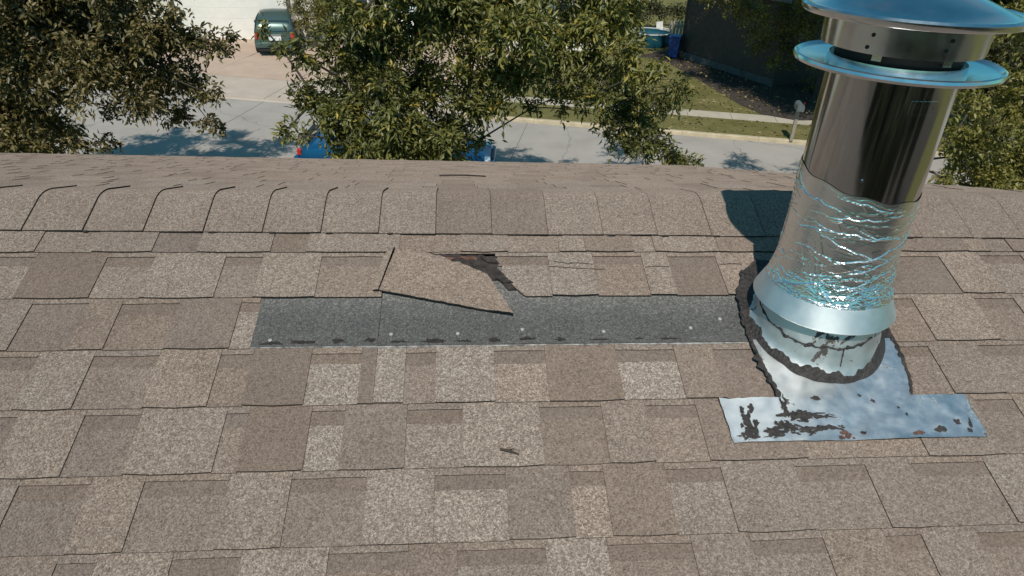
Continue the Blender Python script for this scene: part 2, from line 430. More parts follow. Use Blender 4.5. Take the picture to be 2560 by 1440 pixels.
# ------------------------------------------------------------------ leaves scattered on the ground
def leaf_cloud(name, P, D, L, W, lv, mat, parent=None, nrm=None, fold=0.12):
    """P bases, D directions, L lengths, W widths: one four-cornered folded leaf each"""
    n = len(P)
    if nrm is None:
        nrm = RS.normal(size=(n, 3)) * 0.55; nrm[:, 2] += 0.9
    side = np.cross(D, nrm); side /= np.linalg.norm(side, axis=1)[:, None] + 1e-9
    up = np.cross(side, D)
    mid = P + D * (L * 0.45)[:, None]
    tip = P + D * L[:, None] - up * (L * fold)[:, None]
    V = np.stack([P, mid + side * (W / 2)[:, None] + up * (W * .22)[:, None], tip, mid - side * (W / 2)[:, None] + up * (W * .22)[:, None]], 1).reshape(-1, 3)
    i = np.arange(n) * 4
    F = np.stack([i, i + 1, i + 2, i, i + 2, i + 3], 1).reshape(-1, 3)
    me = bpy.data.meshes.new(name)
    me.vertices.add(len(V)); me.vertices.foreach_set('co', V.astype(np.float32).ravel())
    me.loops.add(F.size); me.loops.foreach_set('vertex_index', F.astype(np.int32).ravel())
    me.polygons.add(len(F)); me.polygons.foreach_set('loop_start', np.arange(0, F.size, 3, dtype=np.int32))
    me.update(calc_edges=True)
    at_ = me.attributes.new('lv', 'FLOAT', 'POINT'); at_.data.foreach_set('value', np.repeat(lv, 4).astype(np.float32))
    me.materials.append(mat)
    o = bpy.data.objects.new(name, me); COL.objects.link(o)
    if parent is not None: o.parent = parent
    return o


def unit(a): return a / (np.linalg.norm(a, axis=1)[:, None] + 1e-9)


def litter(name, label, corners, n, z):
    c = np.array([[q[0], q[1]] for q in corners]); s = RS.rand(n); t_ = RS.rand(n)
    q = (c[0] * ((1 - s) * (1 - t_))[:, None] + c[1] * (s * (1 - t_))[:, None] + c[2] * (s * t_)[:, None] + c[3] * ((1 - s) * t_)[:, None])
    P = np.concatenate([q, np.full((n, 1), z)], 1); a = RS.rand(n) * 6.28
    D = np.stack([np.cos(a), np.sin(a), RS.rand(n) * .25], 1); D = unit(D)
    L = .07 + .07 * RS.rand(n)
    o = leaf_cloud(name, P, D, L, L * .6, RS.rand(n), M['litter'])
    return tag(o, label, 'leaves', kind='stuff')


litter('fallen_leaves', 'pale fallen leaves scattered over the lawn and leaf bed', [S(3, 2.8), S(20, 2.8), S(20, 13), S(3, 13)], 3000, .125)
litter('fallen_leaves', 'pale fallen leaves scattered on the grass strip beside the curb', [S(3, .2), S(18, .2), S(18, 1.9), S(3, 1.9)], 420, .12)

# ------------------------------------------------------------------ the house under the camera: roof
ZR = 6.8 - 0.723234; TH = 0.317898; CT, SNT = math.cos(TH), math.sin(TH); V0 = 0.209623; EXP = 0.143
XL, XR = -7.5, 1.9; EAVE_V = 4.0; NEAR_V = 6.4


def near(u, v, h): return Vector((u, -v * CT - h * SNT, ZR - v * SNT + h * CT))


def far(u, v, h):          # v runs down the far slope; the eave dips a little towards the right
    tz = (-1.24 - 0.075 * (u + 6) / 7.9) / 3.8
    c = 1 / math.sqrt(1 + tz * tz)
    return Vector((u, v * c - h * tz * c, ZR + v * c * tz + h * c))


house = thing('house', 'house with brown shingled gable roof under the camera, missing a shingle', 'house', (-2.8, 0, 0))
house.location = (0, 0, 0)
mb = MB(); mb.add([near(XL, 0, -.012), near(XR, 0, -.012), near(XR, NEAR_V, -.012), near(XL, NEAR_V, -.012), near(XL, 0, -.05), near(XR, 0, -.05), near(XR, NEAR_V, -.05), near(XL, NEAR_V, -.05)],
                  [(0, 3, 2, 1), (4, 5, 6, 7), (0, 1, 5, 4), (1, 2, 6, 5), (2, 3, 7, 6), (3, 0, 4, 7)])
slope_n = mb.build('roof_slope', [M['deck']], house); tag(slope_n, 'near roof slope with rows of brown shingles')
mb = MB(); mb.add([far(XL, 0.002, -.012), far(XR, 0.002, -.012), far(XR, EAVE_V, -.012), far(XL, EAVE_V, -.012), far(XL, 0.002, -.05), far(XR, 0.002, -.05), far(XR, EAVE_V, -.05), far(XL, EAVE_V, -.05)],
                  [(0, 1, 2, 3), (4, 7, 6, 5), (0, 4, 5, 1), (1, 5, 6, 2), (2, 6, 7, 3), (3, 7, 4, 0)])
slope_f = mb.build('roof_slope', [M['deck']], house); tag(slope_f, 'far roof slope falling away to the street')
ROOFM = [M['shingle'], M['asphalt_edge']]


def slab(mb, fn, u0, u1, v0, v1, h0, h1, th=0.0045, ch=0.0, jit=0.0012, nu=None, lift=0.0):
    """one flat shingle piece: granules on top, black asphalt on its cut edges"""
    nu = nu or max(2, int((u1 - u0) / 0.045) + 1)
    top0 = []; top1 = []
    wob = random.uniform(0, 50)
    for i in range(nu):
        s = i / (nu - 1); u = u0 + (u1 - u0) * s
        dv = mnoise.noise(Vector((u * 14 + wob, v1 * 9, 0))) * jit * 1.6
        if ch and i in (0, nu - 1): dv -= ch
        dh = lift * (0.5 + 0.5 * mnoise.noise(Vector((u * 7 + wob, 3, v1))))
        e0 = 0.0; 
        top0.append(fn(u, v0, h0)); top1.append(fn(u, v1 + dv, h1 + dh))
    vs_ = top0 + top1; n = nu
    lo0 = [fn(u0 + (u1 - u0) * i / (nu - 1), v0, h0 - th) for i in range(nu)]
    lo1 = []
    for i, q in enumerate(top1):
        base = fn(u0, v1, h1) - fn(u0, v1, h1 - th); lo1.append(q - base)
    vs_ += lo0 + lo1
    flip = fn is far
    fs = []; ms = []
    for i in range(n - 1):
        q = (i, n + i, n + i + 1, i + 1); fs.append(q if not flip else q[::-1]); ms.append(0)
        q = (n + i, 3 * n + i, 3 * n + i + 1, n + i + 1); fs.append(q if not flip else q[::-1]); ms.append(1)
    for i in (0, n - 1):
        q = (i, 2 * n + i, 3 * n + i, n + i); fs.append(q if (i == 0) != flip else q[::-1]); ms.append(1)
    bse = len(mb.v); mb.v += [tuple(q) for q in vs_]
    for f, m_ in zip(fs, ms): mb.f.append([bse + i for i in f]); mb.m.append(m_)
    return mb


def shade(o, c, warm=None):
    o.color = (max(0.02, 0.5 + (c - 5) * 0.09 + random.uniform(-.03, .03)), 0.1 + random.random() * 0.35 if warm is None else warm, 0, 1)
    return o


ROWS = {
0: [('T',-1.7,-1.208,5),('T',-1.208,-0.993,6),('C',-0.993,-0.865,5),('T',-0.865,-0.727,5),('C',-0.727,-0.624,2),('T',-0.624,-0.452,6),('C',-0.452,-0.368,1),('T',-0.368,-0.146,6),('C',-0.146,0.002,5),('T',0.002,0.122,6),('C',0.122,0.248,6),('T',0.248,0.314,6),('T',0.314,0.437,3),('C',0.437,0.49,6),('T',0.49,0.514,5),('T',0.514,0.655,7),('T',0.655,0.985,5),('C',0.985,1.137,4),('T',1.137,1.319,3),('T',1.319,1.38,6),('C',1.38,1.442,4),('T',1.442,1.895,3)],
1: [('T',-1.7,-1.232,4),('T',-1.232,-1.11,5),('C',-1.11,-0.983,7),('T',-0.983,-0.823,1),('C',-0.823,-0.715,6),('T',-0.715,-0.553,7),('C',-0.553,-0.467,5),('T',-0.467,-0.329,7),('C',-0.329,-0.181,5),('T',0.217,0.328,7),('C',0.328,0.451,5),('T',0.451,0.517,7),('C',0.517,0.64,2),('T',0.64,0.8,7),('T',0.8,0.96,6),('C',0.96,1.231,2),('T',1.231,1.342,7),('C',1.342,1.457,6),('T',1.457,1.895,6)],
2: [('T',-1.7,-1.163,6),('T',-1.163,-0.937,5),('C',-0.937,-0.817,3),('T',-0.817,-0.746,5),('C',-0.746,-0.624,4),('T',-0.624,-0.489,3),('C',-0.489,-0.448,8),('T',0.69,0.975,4),('C',0.975,1.093,5),('T',1.093,1.251,7),('C',1.251,1.354,5),('T',1.354,1.895,6)],
3: [('T',-1.7,-1.094,4),('T',-1.094,-0.971,6),('C',-0.971,-0.87,5),('T',-0.87,-0.759,7),('C',-0.759,-0.627,5),('T',-0.627,-0.502,7),('C',-0.502,-0.436,5),('T',-0.436,-0.314,2),('C',-0.314,-0.208,9),('T',-0.208,-0.176,2),('T',-0.176,-0.115,8),('C',-0.115,-0.051,5),('T',-0.051,0.074,9),('C',0.074,0.185,8),('T',0.185,0.342,3),('C',0.342,0.473,9),('T',0.473,0.562,5),('C',0.562,0.666,3),('T',0.666,0.966,4),('C',0.966,1.066,5),('T',1.066,1.186,5),('C',1.186,1.307,6),('T',1.307,1.895,5)],
4: [('T',-1.7,-1.025,4),('T',-1.025,-0.939,6),('C',-0.939,-0.853,3),('T',-0.853,-0.729,7),('C',-0.729,-0.622,4),('T',-0.622,-0.46,7),('C',-0.46,-0.417,6),('T',-0.417,-0.295,2),('C',-0.295,-0.229,9),('T',-0.229,-0.106,4),('C',-0.106,0.006,7),('T',0.006,0.162,8),('C',0.162,0.29,4),('T',0.29,0.382,6),('C',0.382,0.489,6),('T',0.489,0.689,4),('C',0.689,0.939,6),('T',0.939,1.101,5),('C',1.101,1.192,4),('T',1.192,1.895,6)],
5: [('T',-1.7,-0.957,6),('T',-0.957,-0.795,6),('C',-0.795,-0.671,3),('T',-0.671,-0.576,6),('C',-0.576,-0.425,5),('T',-0.425,-0.312,7),('C',-0.312,-0.174,5),('T',-0.174,-0.048,8),('C',-0.048,0.086,9),('T',0.086,0.208,4),('C',0.208,0.274,9),('T',0.274,0.395,4),('C',0.395,0.506,7),('T',0.506,0.654,5),('C',0.654,0.799,5),('T',0.799,0.892,5),('C',0.892,1.049,5),('T',1.049,1.895,6)],
6: [('T',-1.7,-0.919,4),('T',-0.919,-0.678,5),('C',-0.678,-0.613,5),('T',-0.613,-0.49,7),('C',-0.49,-0.375,5),('T',-0.375,-0.228,8),('C',-0.228,-0.091,5),('T',-0.091,-0.005,4),('C',-0.005,0.15,6),('T',0.15,0.261,8),('C',0.261,0.415,5),('T',0.415,0.524,6),('C',0.524,0.661,6),('T',0.661,0.78,6),('C',0.78,0.85,5),('T',0.85,0.958,6),('C',0.958,1.117,5),('T',1.117,1.895,5)]}
HT, HB, REC = 0.0035, 0.0085, 0.0026      # raised layer height at head and butt, depth of the cut-outs


def lay_row(k, pieces):
    vt = V0 + (k - 1) * EXP; vb = V0 + k * EXP
    hat = lambda v: HT + (HB - HT) * (v - vt) / EXP
    parts_ = []
    for q in pieces:
        if q[0] == 'T' and q[2] - q[1] > .34:
            m_ = int((q[2] - q[1]) / .17); e_ = [q[1] + (q[2] - q[1]) * i / m_ for i in range(m_ + 1)]
            parts_ += [('T', e_[i], e_[i + 1], q[3] if q[1] > 0 and i == 0 else random.choice((3, 5, 6, 7))) for i in range(m_)]
        else: parts_.append(q)
    for ty, a, b_, c in parts_:
        if ty == 'T':
            mb = slab(MB(), near, a + .0003, b_ - .0003, vt - .03, vb + random.uniform(-.0012, .0012), hat(vt - .03), hat(vb), ch=.0022, lift=.0005)
            shade(mb.build('shingle', ROOFM, slope_n), c)
        else:
            hd, bd = vt + .0125 + random.uniform(-.001, .0015), vt + .043 + random.uniform(-.004, .004)
            mb = slab(MB(), near, a + .0003, b_ - .0003, vt - .03, hd, hat(vt - .03) , hat(hd) , ch=0)
            shade(mb.build('shingle_header', ROOFM, slope_n), 5.5)
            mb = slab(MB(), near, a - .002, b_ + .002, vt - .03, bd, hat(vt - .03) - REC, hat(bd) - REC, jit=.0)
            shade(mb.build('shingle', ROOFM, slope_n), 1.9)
            mb = slab(MB(), near, a - .002, b_ + .002, bd, vb - .001, hat(bd) - REC, hat(vb) - REC, th=.004)
            shade(mb.build('shingle', ROOFM, slope_n), c)


for k, pcs in ROWS.items(): lay_row(k, pcs)
# torn tab: what is left of row 1 beside it
k = 1; vt = V0; vb = V0 + EXP
mb = MB(); slab(mb, near, .093, .217, vt - .03, vt + .044, HT - .0004 - REC, HT + .0015 - REC); shade(mb.build('shingle', ROOFM, slope_n), 1.5)
mb = MB(); slab(mb, near, .088, .217, vt - .03, vt + .012, HT - .0008, HT + .0006); shade(mb.build('shingle_header', ROOFM, slope_n), 6)


def poly_slab(name, pts, mats, parent, th=.0045, code=6, smooth=False, dens=None):
    """pts: (u, v, h) outline on the near slope"""
    mb = MB(); top = [near(*p) for p in pts]; nrm = near(0, 0, 1) - near(0, 0, 0); lo = [q - nrm * th for q in top]; n = len(pts)
    mb.mi = 0; mb.add(top + lo, [tuple(range(n))]); mb.mi = 1
    b0 = len(mb.v) - 2 * n
    for i in range(n): mb.f.append([b0 + i, b0 + n + i, b0 + n + (i + 1) % n, b0 + (i + 1) % n]); mb.m.append(1)
    # make sure the top faces up
    o = mb.build(name, mats, parent); return shade(o, code)


right_tab = [(.105, vt + .042, .0030), (.217, vt + .042, .0035), (.217, vb, .0062), (.155, vb, .0062), (.150, vb - .004, .0062), (.128, vt + .112, .0055), (.112, vt + .083, .005), (.098, vt + .07, .004)]
poly_slab('shingle', right_tab[::-1], ROOFM, slope_n, code=6.5)
# exposed grey layer where the shingle is gone
gt, gb = V0 + EXP, V0 + 2 * EXP - .0045
mb = MB(); slab(mb, near, -.447, -.178, gt - .03, gb, -.0006, .0052, th=.004, nu=8, jit=.0006)
grey1 = mb.build('exposed_underlayer', [M['grey_under'], M['asphalt_edge']], slope_n); shade(grey1, 4.6, 0); tag(grey1, 'grey bare strip where a shingle is missing')
mb = MB(); slab(mb, near, -.177, .69, gt - .03, gb - .001, -.0006, .0052, th=.004, nu=20, jit=.0006)
grey2 = mb.build('exposed_underlayer', [M['grey_under'], M['asphalt_edge']], slope_n); shade(grey2, 5.2, 0); tag(grey2, 'long grey bare strip with white nail heads')
mb = MB(); slab(mb, near, -.19, .158, gt - .13, gt - .0305, -.0008, -.0006, th=.004, nu=10, jit=0)
shade(mb.build('exposed_underlayer', [M['grey_under'], M['asphalt_edge']], slope_n), 4.5, 0)
mb = MB(); slab(mb, near, -.447, .69, gb + .0004, gb + .0026, .0054, .0050, th=.004, nu=60, jit=.0022)
mb.build('tape_edge', [M['white_tape'], M['white_tape']], slope_n)
for (u, v) in [(-.407,.473),(-.15,.46),(-.004,.46),(.14,.45),(.323,.458),(.525,.45),(.6,.425)]:
    mb = MB(); n = 12
    ring = lambda r, h: [near(u + r * math.cos(2 * math.pi * i / n), v + r * math.sin(2 * math.pi * i / n), h) for i in range(n)]
    mb.add(ring(.0044, .0030) + ring(.0040, .0062) + [near(u, v, .0066)], [(i, (i + 1) % n, n + (i + 1) % n, n + i)[::-1] for i in range(n)] + [(n + i, n + (i + 1) % n, 2 * n)[::-1] for i in range(n)])
    mb.build('nail', M['nail'], grey2)
for (u, v) in [(-.402,.484),(-.339,.482),(-.263,.479),(-.195,.478),(-.134,.483),(-.056,.482),(.01,.483),(.076,.48),(.151,.478),(.222,.482),(.312,.483),(.40,.482),(.47,.482)]:
    n = 26; ru, rv = random.uniform(.009, .024), random.uniform(.002, .0055)
    pts = []
    for i in range(n):
        a = 2 * math.pi * i / n; q = 1 + .8 * mnoise.noise(Vector((u * 30 + math.cos(a) * 1.6, math.sin(a) * 1.6, 1))) + .5 * mnoise.noise(Vector((u * 30 + math.cos(a) * 5, math.sin(a) * 5, 1)))
        pts.append((u + ru * q * math.cos(a), v - .003 + rv * q * math.sin(a), .0056))
    poly_slab('sealant_dab', pts[::-1], [M['asphalt_edge'], M['asphalt_edge']], grey2, th=.002)
# torn patch of dark fibre mat and reddish felt
def blob(name, outline, mat, h, rough=.004, parent=slope_n, seed=0):
    pts = []; n = len(outline)
    for i in range(n):
        a = Vector((*outline[i], 0)); b_ = Vector((*outline[(i + 1) % n], 0)); m = max(2, int((b_ - a).length / .008))
        for j in range(m):
            q = a.lerp(b_, j / m); q += Vector((mnoise.noise(Vector((q.x * 60, q.y * 60, seed))), mnoise.noise(Vector((q.x * 60, q.y * 60, seed + 9))), 0)) * rough
            pts.append((q.x, q.y, h))
    a = sum(pts[i][0] * pts[(i + 1) % len(pts)][1] - pts[(i + 1) % len(pts)][0] * pts[i][1] for i in range(len(pts)))
    if a > 0: pts = pts[::-1]
    return poly_slab(name, pts, [mat, mat], parent, th=.0035)


blob('torn_mat', [(-.15,.211),(-.06,.213),(.0,.217),(.055,.220),(.090,.232),(.097,.27),(.112,.300),(.094,.303),(.06,.292),(-.06,.25)], M['mat_torn'], .0050, .010, seed=1)
blob('torn_felt', [(.0,.227),(.022,.224),(.04,.229),(.042,.234),(.018,.236)], M['mat_red'], .0075, .007, seed=3)
blob('torn_felt', [(-.04,.229),(-.02,.227),(-.005,.231),(-.02,.236)], M['mat_red'], .0072, .007, seed=13)
mb = MB(); slab(mb, near, -.176, .088, V0 - .03, V0 + .004, HT - .0008, HT + .0008, jit=.003); shade(mb.build('shingle_header', ROOFM, slope_n), 6)
blob('torn_mat', [(.052,.226),(.085,.229),(.092,.25),(.07,.246),(.058,.238)], M['mat_torn'], .0105, .004, seed=5)
blob('torn_mat', [(.098,.306),(.122,.312),(.136,.330),(.115,.327)], M['mat_torn'], .0048, .008, seed=21)
blob('torn_mat', [(.085,.298),(.112,.303),(.125,.312),(.10,.31)], M['mat_torn'], .009, .006, seed=8)
# the flap itself: folded, lifted at its free corner
fl = MB(); NU, NV = 28, 14
c00, c10, c11, c01 = (-.155, .204), (.066, .288), (.121, .414), (-.184, .337)
nodes = []
for j in range(NV):
    t_ = j / (NV - 1)
    for i in range(NU):
        s = i / (NU - 1)
        u = (c00[0] * (1 - s) + c10[0] * s) * (1 - t_) + (c01[0] * (1 - s) + c11[0] * s) * t_
        v = (c00[1] * (1 - s) + c10[1] * s) * (1 - t_) + (c01[1] * (1 - s) + c11[1] * s) * t_
        if j == 0:
            v += -.006 * math.sin(s * math.pi) + .008 * mnoise.noise(Vector((s * 9, 4.2, 0))) + .004 * mnoise.noise(Vector((s * 25, 4.2, 0)))
        h = .0125 + .0015 * t_ + .011 * math.sin(s * math.pi) * (1 - t_) + .005 * max(0, s - .78) / .22 * t_ - .003 * max(0, 1 - abs(s - .78) / .08) + .003 * mnoise.noise(Vector((s * 4, t_ * 3, 2))) + .001 * mnoise.noise(Vector((s * 13, t_ * 9, 2)))
        if j == NV - 1: v += .0022 * mnoise.noise(Vector((s * 16, 7, 0)))
        if i == NU - 1: u += .004 * mnoise.noise(Vector((t_ * 11, 9, 0)))
        nodes.append((u, v, h))
top = [near(*q) for q in nodes]; nr = near(0, 0, 1) - near(0, 0, 0)
fl.add(top + [q - nr * .0048 for q in top], [])
nn = NU * NV
for j in range(NV - 1):
    for i in range(NU - 1):
        a = j * NU + i; fl.f.append([a, a + NU, a + NU + 1, a + 1]); fl.m.append(0)
        fl.f.append([nn + a, nn + a + 1, nn + a + NU + 1, nn + a + NU]); fl.m.append(1)
edge = [i for i in range(NU)] + [j * NU + NU - 1 for j in range(1, NV)] + [(NV - 1) * NU + i for i in range(NU - 2, -1, -1)] + [j * NU for j in range(NV - 2, 0, -1)]
for i in range(len(edge)):
    a, b_ = edge[i], edge[(i + 1) % len(edge)]; fl.f.append([a, b_, nn + b_, nn + a]); fl.m.append(1)
flap = fl.build('torn_shingle', ROOFM, slope_n); shade(flap, 6.4, .45); tag(flap, 'torn shingle flap hanging askew over the grey strip')
# the folded edge piece at the flap's left
poly_slab('torn_shingle', [(-.160,.200,.030),(-.183,.232,.012),(-.199,.336,.012),(-.186,.3375,.0165),(-.157,.210,.026)], ROOFM, slope_n, code=6)
# crack through the tab right of the flap
for pts in ([(.217,.259),(.25,.262),(.285,.266),(.325,.268),(.35,.267)], [(.23,.243),(.26,.247),(.29,.246),(.325,.251)], [(.455,.262),(.48,.259),(.515,.262)], [(.645,.253),(.67,.250),(.70,.254)]):
    mb = MB(); P3 = []
    for i, (u, v) in enumerate(pts): P3.append(near(u, v + random.uniform(-.0015, .0015), .0072 + .002 * 0))
    mb.tube(P3, .0007, 5); mb.build('crack', M['asphalt_edge'], slope_n)
# rows further down the near slope and to the left, out of the picture
fields = {c: MB() for c in (3, 5, 6.5)}
for k in range(0, 44):
    vt = V0 + (k - 1) * EXP; u = XL; ue = XR if k >= 7 else -1.7
    while u < ue - .001:
        wdt = min(random.uniform(.1, .2), ue - u); raised = random.random() < .55; st = fields[random.choice((3, 5, 6.5))]
        slab(st, near, u, u + wdt - .0006, vt - .02, vt + EXP, HT - (0 if raised else REC), HB - (0 if raised else REC), nu=2); u += wdt
for c, st in fields.items():
    o = st.build('shingle_field', ROOFM, slope_n); tag(o, kind='stuff'); shade(o, c)
# far slope: granules coloured lighter to make up for its weaker sunlight
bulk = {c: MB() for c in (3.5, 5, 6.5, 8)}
for k in range(0, 27):
    vt = .10 + (k) * EXP; vb = min(vt + EXP, EAVE_V); u = XL; nxt = True
    while u < XR - .003:
        wdt = min(random.uniform(.09, .2), XR - u); nxt = not nxt
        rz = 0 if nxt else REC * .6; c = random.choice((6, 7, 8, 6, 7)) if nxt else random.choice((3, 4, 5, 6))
        if k in (1, 2, 3) and -1.55 < u < 1.25:
            mb = slab(MB(), far, u, u + wdt - .0006, vt - .02, vb, HT - rz, HB - rz, nu=3, ch=.003 if nxt else 0)
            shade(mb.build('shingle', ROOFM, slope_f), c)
        else:
            slab(bulk[min(bulk, key=lambda q: abs(q - c))], far, u, u + wdt - .0006, vt - .02, vb, HT - rz, HB - rz, nu=2)
        u += wdt
for c, mb in bulk.items():
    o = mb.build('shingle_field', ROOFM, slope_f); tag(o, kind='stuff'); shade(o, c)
# one lifted far-side shingle seen edge on
p_ = [far(-.08 + .019 * i, 1.05 - .004 * i, .012 + .003 * math.sin(i / 10 * math.pi)) for i in range(11)]
mb = MB(); mb.tube(p_, .003, 5); mb.build('lifted_shingle_edge', M['asphalt_edge'], slope_f)

# ridge caps
def cap_section(u, off, vn):
    """outline over the ridge from the near butt to the far butt"""
    pts = []
    R_ = .030
    for v in np.linspace(vn, R_, 7): pts.append(near(u, v, off - .0034 * (v - R_) / (vn - R_)))
    a = near(u, R_, off); b_ = near(u, 0, off + .001); c = far(u, R_, off)
    for t_ in (.2, .4, .6, .8):
        q = (a * (1 - t_) ** 2 + b_ * 2 * t_ * (1 - t_) + c * t_ ** 2); pts.append(q)
    for v in np.linspace(R_, .15, 6): pts.append(far(u, v, off))
    return pts


CAPU = [-1.0465 + .1412 * i for i in range(-46, 21)]
caps_code = {}
for i, ul in enumerate(CAPU):
    ur = ul + .1412
    if ul > 1.9: break
    ur = min(ur, 1.905)
    vn = .137 + .010 * (ul + 1.1) + random.uniform(-.0015, .0015)
    n = 4; secs = []; lows = []
    for j in range(n):
        s = (0, .5, .991, 1)[j]; u = ul - .012 * (1 - s) + (ur - ul) * s * 1.0
        off = .0125 + .0036 * s + random.uniform(-.0006, .0006)
        vv = vn + .0035 * s + random.uniform(-.0008, .0012)
        secs.append(cap_section(u, off, vv)); lows.append(cap_section(u, off - .0045, vv))
    m = len(secs[0]); mb = MB()
    mb.v = [tuple(q) for r in secs for q in r] + [tuple(q) for r in lows for q in r]; B = n * m
    for j in range(n - 1):
        for q in range(m - 1):
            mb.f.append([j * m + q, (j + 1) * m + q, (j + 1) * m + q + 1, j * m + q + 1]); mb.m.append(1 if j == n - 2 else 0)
        mb.f.append([j * m, B + j * m, B + (j + 1) * m, (j + 1) * m]); mb.m.append(1)
        mb.f.append([j * m + m - 1, (j + 1) * m + m - 1, B + (j + 1) * m + m - 1, B + j * m + m - 1]); mb.m.append(1)
    for q in range(m - 1):
        e = (n - 1) * m
        mb.f.append([e + q, B + e + q, B + e + q + 1, e + q + 1]); mb.m.append(1)
        mb.f.append([q, q + 1, B + q + 1, B + q]); mb.m.append(1)
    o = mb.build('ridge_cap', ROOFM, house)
    for pl in o.data.polygons: pl.use_smooth = False
    cc = 3.0 if -.05 < ul + .07 < .23 else random.choice((5.2, 5.6, 6, 6.4))
    if ul > .95: cc = 4.6
    shade(o, cc, .3)
for ud, rd in ((-.458, .010), (-.60, .012), (-.32, .010), (-.17, .009), (.255, .009), (.385, .012), (.525, .014), (.66, .012), (1.18, .013), (-.90, .007)):
    vd = .137 + .010 * (ud + 1.1) + .002
    pts = []
    for i in range(16):
        a = 2 * math.pi * i / 16; q = 1 + .6 * mnoise.noise(Vector((ud * 40 + math.cos(a) * 1.5, math.sin(a) * 1.5, 2)))
        pts.append((ud + rd * .8 * q * math.cos(a), vd + .0022 * q * math.sin(a), .0108))
    poly_slab('sealant_dab', pts[::-1], [M['tar'], M['tar']], house, th=.006)
# walls, fascia, rake boards under the roof
mb = MB()
mb.add([(XL + .4, -5.7, 0), (XR - .35, -5.7, 0), (XR - .35, 3.4, 0), (XL + .4, 3.4, 0), (XL + .4, -5.7, ZR - 1.93), (XR - .35, -5.7, ZR - 1.93), (XR - .35, 3.4, ZR - 1.2), (XL + .4, 3.4, ZR - 1.2), (XL + .4, 0, ZR - .07), (XR - .35, 0, ZR - .07)],
       [(0, 1, 5, 4), (2, 3, 7, 6), (1, 2, 6, 9, 5), (3, 0, 4, 8, 7), (4, 5, 9, 8), (7, 8, 9, 6), (0, 3, 2, 1)])
mb.build('wall', M['cream'], house)
for fn, EV in ((near, NEAR_V), (far, EAVE_V)):
    a, b_ = fn(XL, EV, -.14), fn(XR, EV, -.14)
    mb = MB(); mb.add([fn(XL, EV + .002, -.013), fn(XR, EV + .002, -.013), b_, a, fn(XL, EV + .022, -.013), fn(XR, EV + .022, -.013), b_ + (fn(0, 1.02, 0) - fn(0, 1, 0)), a + (fn(0, 1.02, 0) - fn(0, 1, 0))],
                      [(0, 1, 2, 3), (4, 7, 6, 5), (0, 4, 5, 1), (2, 6, 7, 3), (1, 5, 6, 2), (0, 3, 7, 4)])
    mb.build('fascia', M['cream'], house)
    for x in (XR + .002, XL - .022):
        mb = MB(); q = [fn(x, 0, -.006), fn(x, EV, -.006), fn(x, EV, -.15), fn(x, 0, -.15)]; q2 = [p + Vector((.02, 0, 0)) for p in q]
        mb.add(q + q2, [(0, 1, 2, 3), (4, 7, 6, 5), (0, 4, 5, 1), (1, 5, 6, 2), (2, 6, 7, 3), (3, 7, 4, 0)]); mb.build('rake_board', M['cream'], house)
# twig lying on the roof
mb = MB(); mb.tube([near(.077, .748, .013), near(.092, .753, .016), near(.113, .760, .014)], [.0022, .0026, .0012], 6); mb.tube([near(.090, .752, .015), near(.104, .751, .02)], [.0016, .0007], 5)
tag(mb.build('twig', M['twig']), 'tiny dry brown twig lying on the lower middle shingles', 'twig')

# ------------------------------------------------------------------ the flue pipe
PX, PY = .815, -.43
flue = thing('flue_pipe', 'shiny metal flue pipe with rain cap, foil wrap and flashing on the roof', 'flue pipe', (PX, PY, ZR - .14))
OFF = Vector((PX, PY, ZR - .14))


def fbuild(mb, name, mats, parent=None, smooth=True, bevel=0):
    o = mb.build(name, mats, parent or flue, smooth, bevel)
    if parent is None: o.matrix_parent_inverse = Matrix.Translation(-OFF)
    return o


def child(o): o.matrix_parent_inverse = Matrix(); return o


C0 = (PX, PY, ZR)
mb = MB(); mb.lathe([(.1155, -.02), (.1155, .2), (.1155, .36), (.1155, .458), (.110, .458), (.110, -.02)], C0, 96); pipe = fbuild(mb, 'pipe', M['stainless'])
# embossed maker's plate on the pipe: an unreadable raised label, rounded frame
vdir = math.atan2(CAM.y - PY, CAM.x - PX)


def onpipe(a, z, r=.1155): return Vector((PX + r * math.cos(a), PY + r * math.sin(a), ZR + z))


mb = MB(); A0 = vdir + .62
fr = []
for s_, t_ in [(-1, -1), (1, -1), (1, 1), (-1, 1), (-1, -1)]:
    fr.append((A0 + s_ * .22, .405 + t_ * .012))
for i in range(4):
    a, b_ = fr[i], fr[i + 1]
    mb.tube([onpipe(a[0] + (b_[0] - a[0]) * j / 6, a[1] + (b_[1] - a[1]) * j / 6, .1153) for j in range(7)], .0003, 5)
for i in range(6):
    a = A0 - .17 + i * .062
    mb.tube([onpipe(a, .400, .1152), onpipe(a, .410, .1153)], .0004, 4)
    if i % 2: mb.tube([onpipe(a, .410, .1152), onpipe(a + .03, .410, .1152), onpipe(a + .03, .402, .1152)], .0005, 4)
tag(fbuild(mb, 'embossed_label', M['stainless']), kind='stuff')
mb = MB(); mb.tube([onpipe(vdir + .05, .262, .115), onpipe(vdir + .05, .262, .1185)], .0028, 8); fbuild(mb, 'rivet', M['cap_metal'])
mb = MB(); mb.tube([onpipe(vdir - .95 + .0 * i, .20 + .028 * i, .1155) for i in range(10)], .0009, 6); fbuild(mb, 'lap_seam', M['stainless'])
# foil wrap, really crumpled
NA, NZ = 460, 190; z0f = -.009; rf = np.random.RandomState(8)
AA, SS = np.meshgrid(np.arange(NA) / NA, np.arange(NZ + 1) / NZ)      # around, upward
CIR = 2 * math.pi * .117; HH = .262
GX, GZ = AA * CIR, SS * HH
hgt = np.zeros_like(GX)


def wrapd(d): return (d + CIR / 2) % CIR - CIR / 2


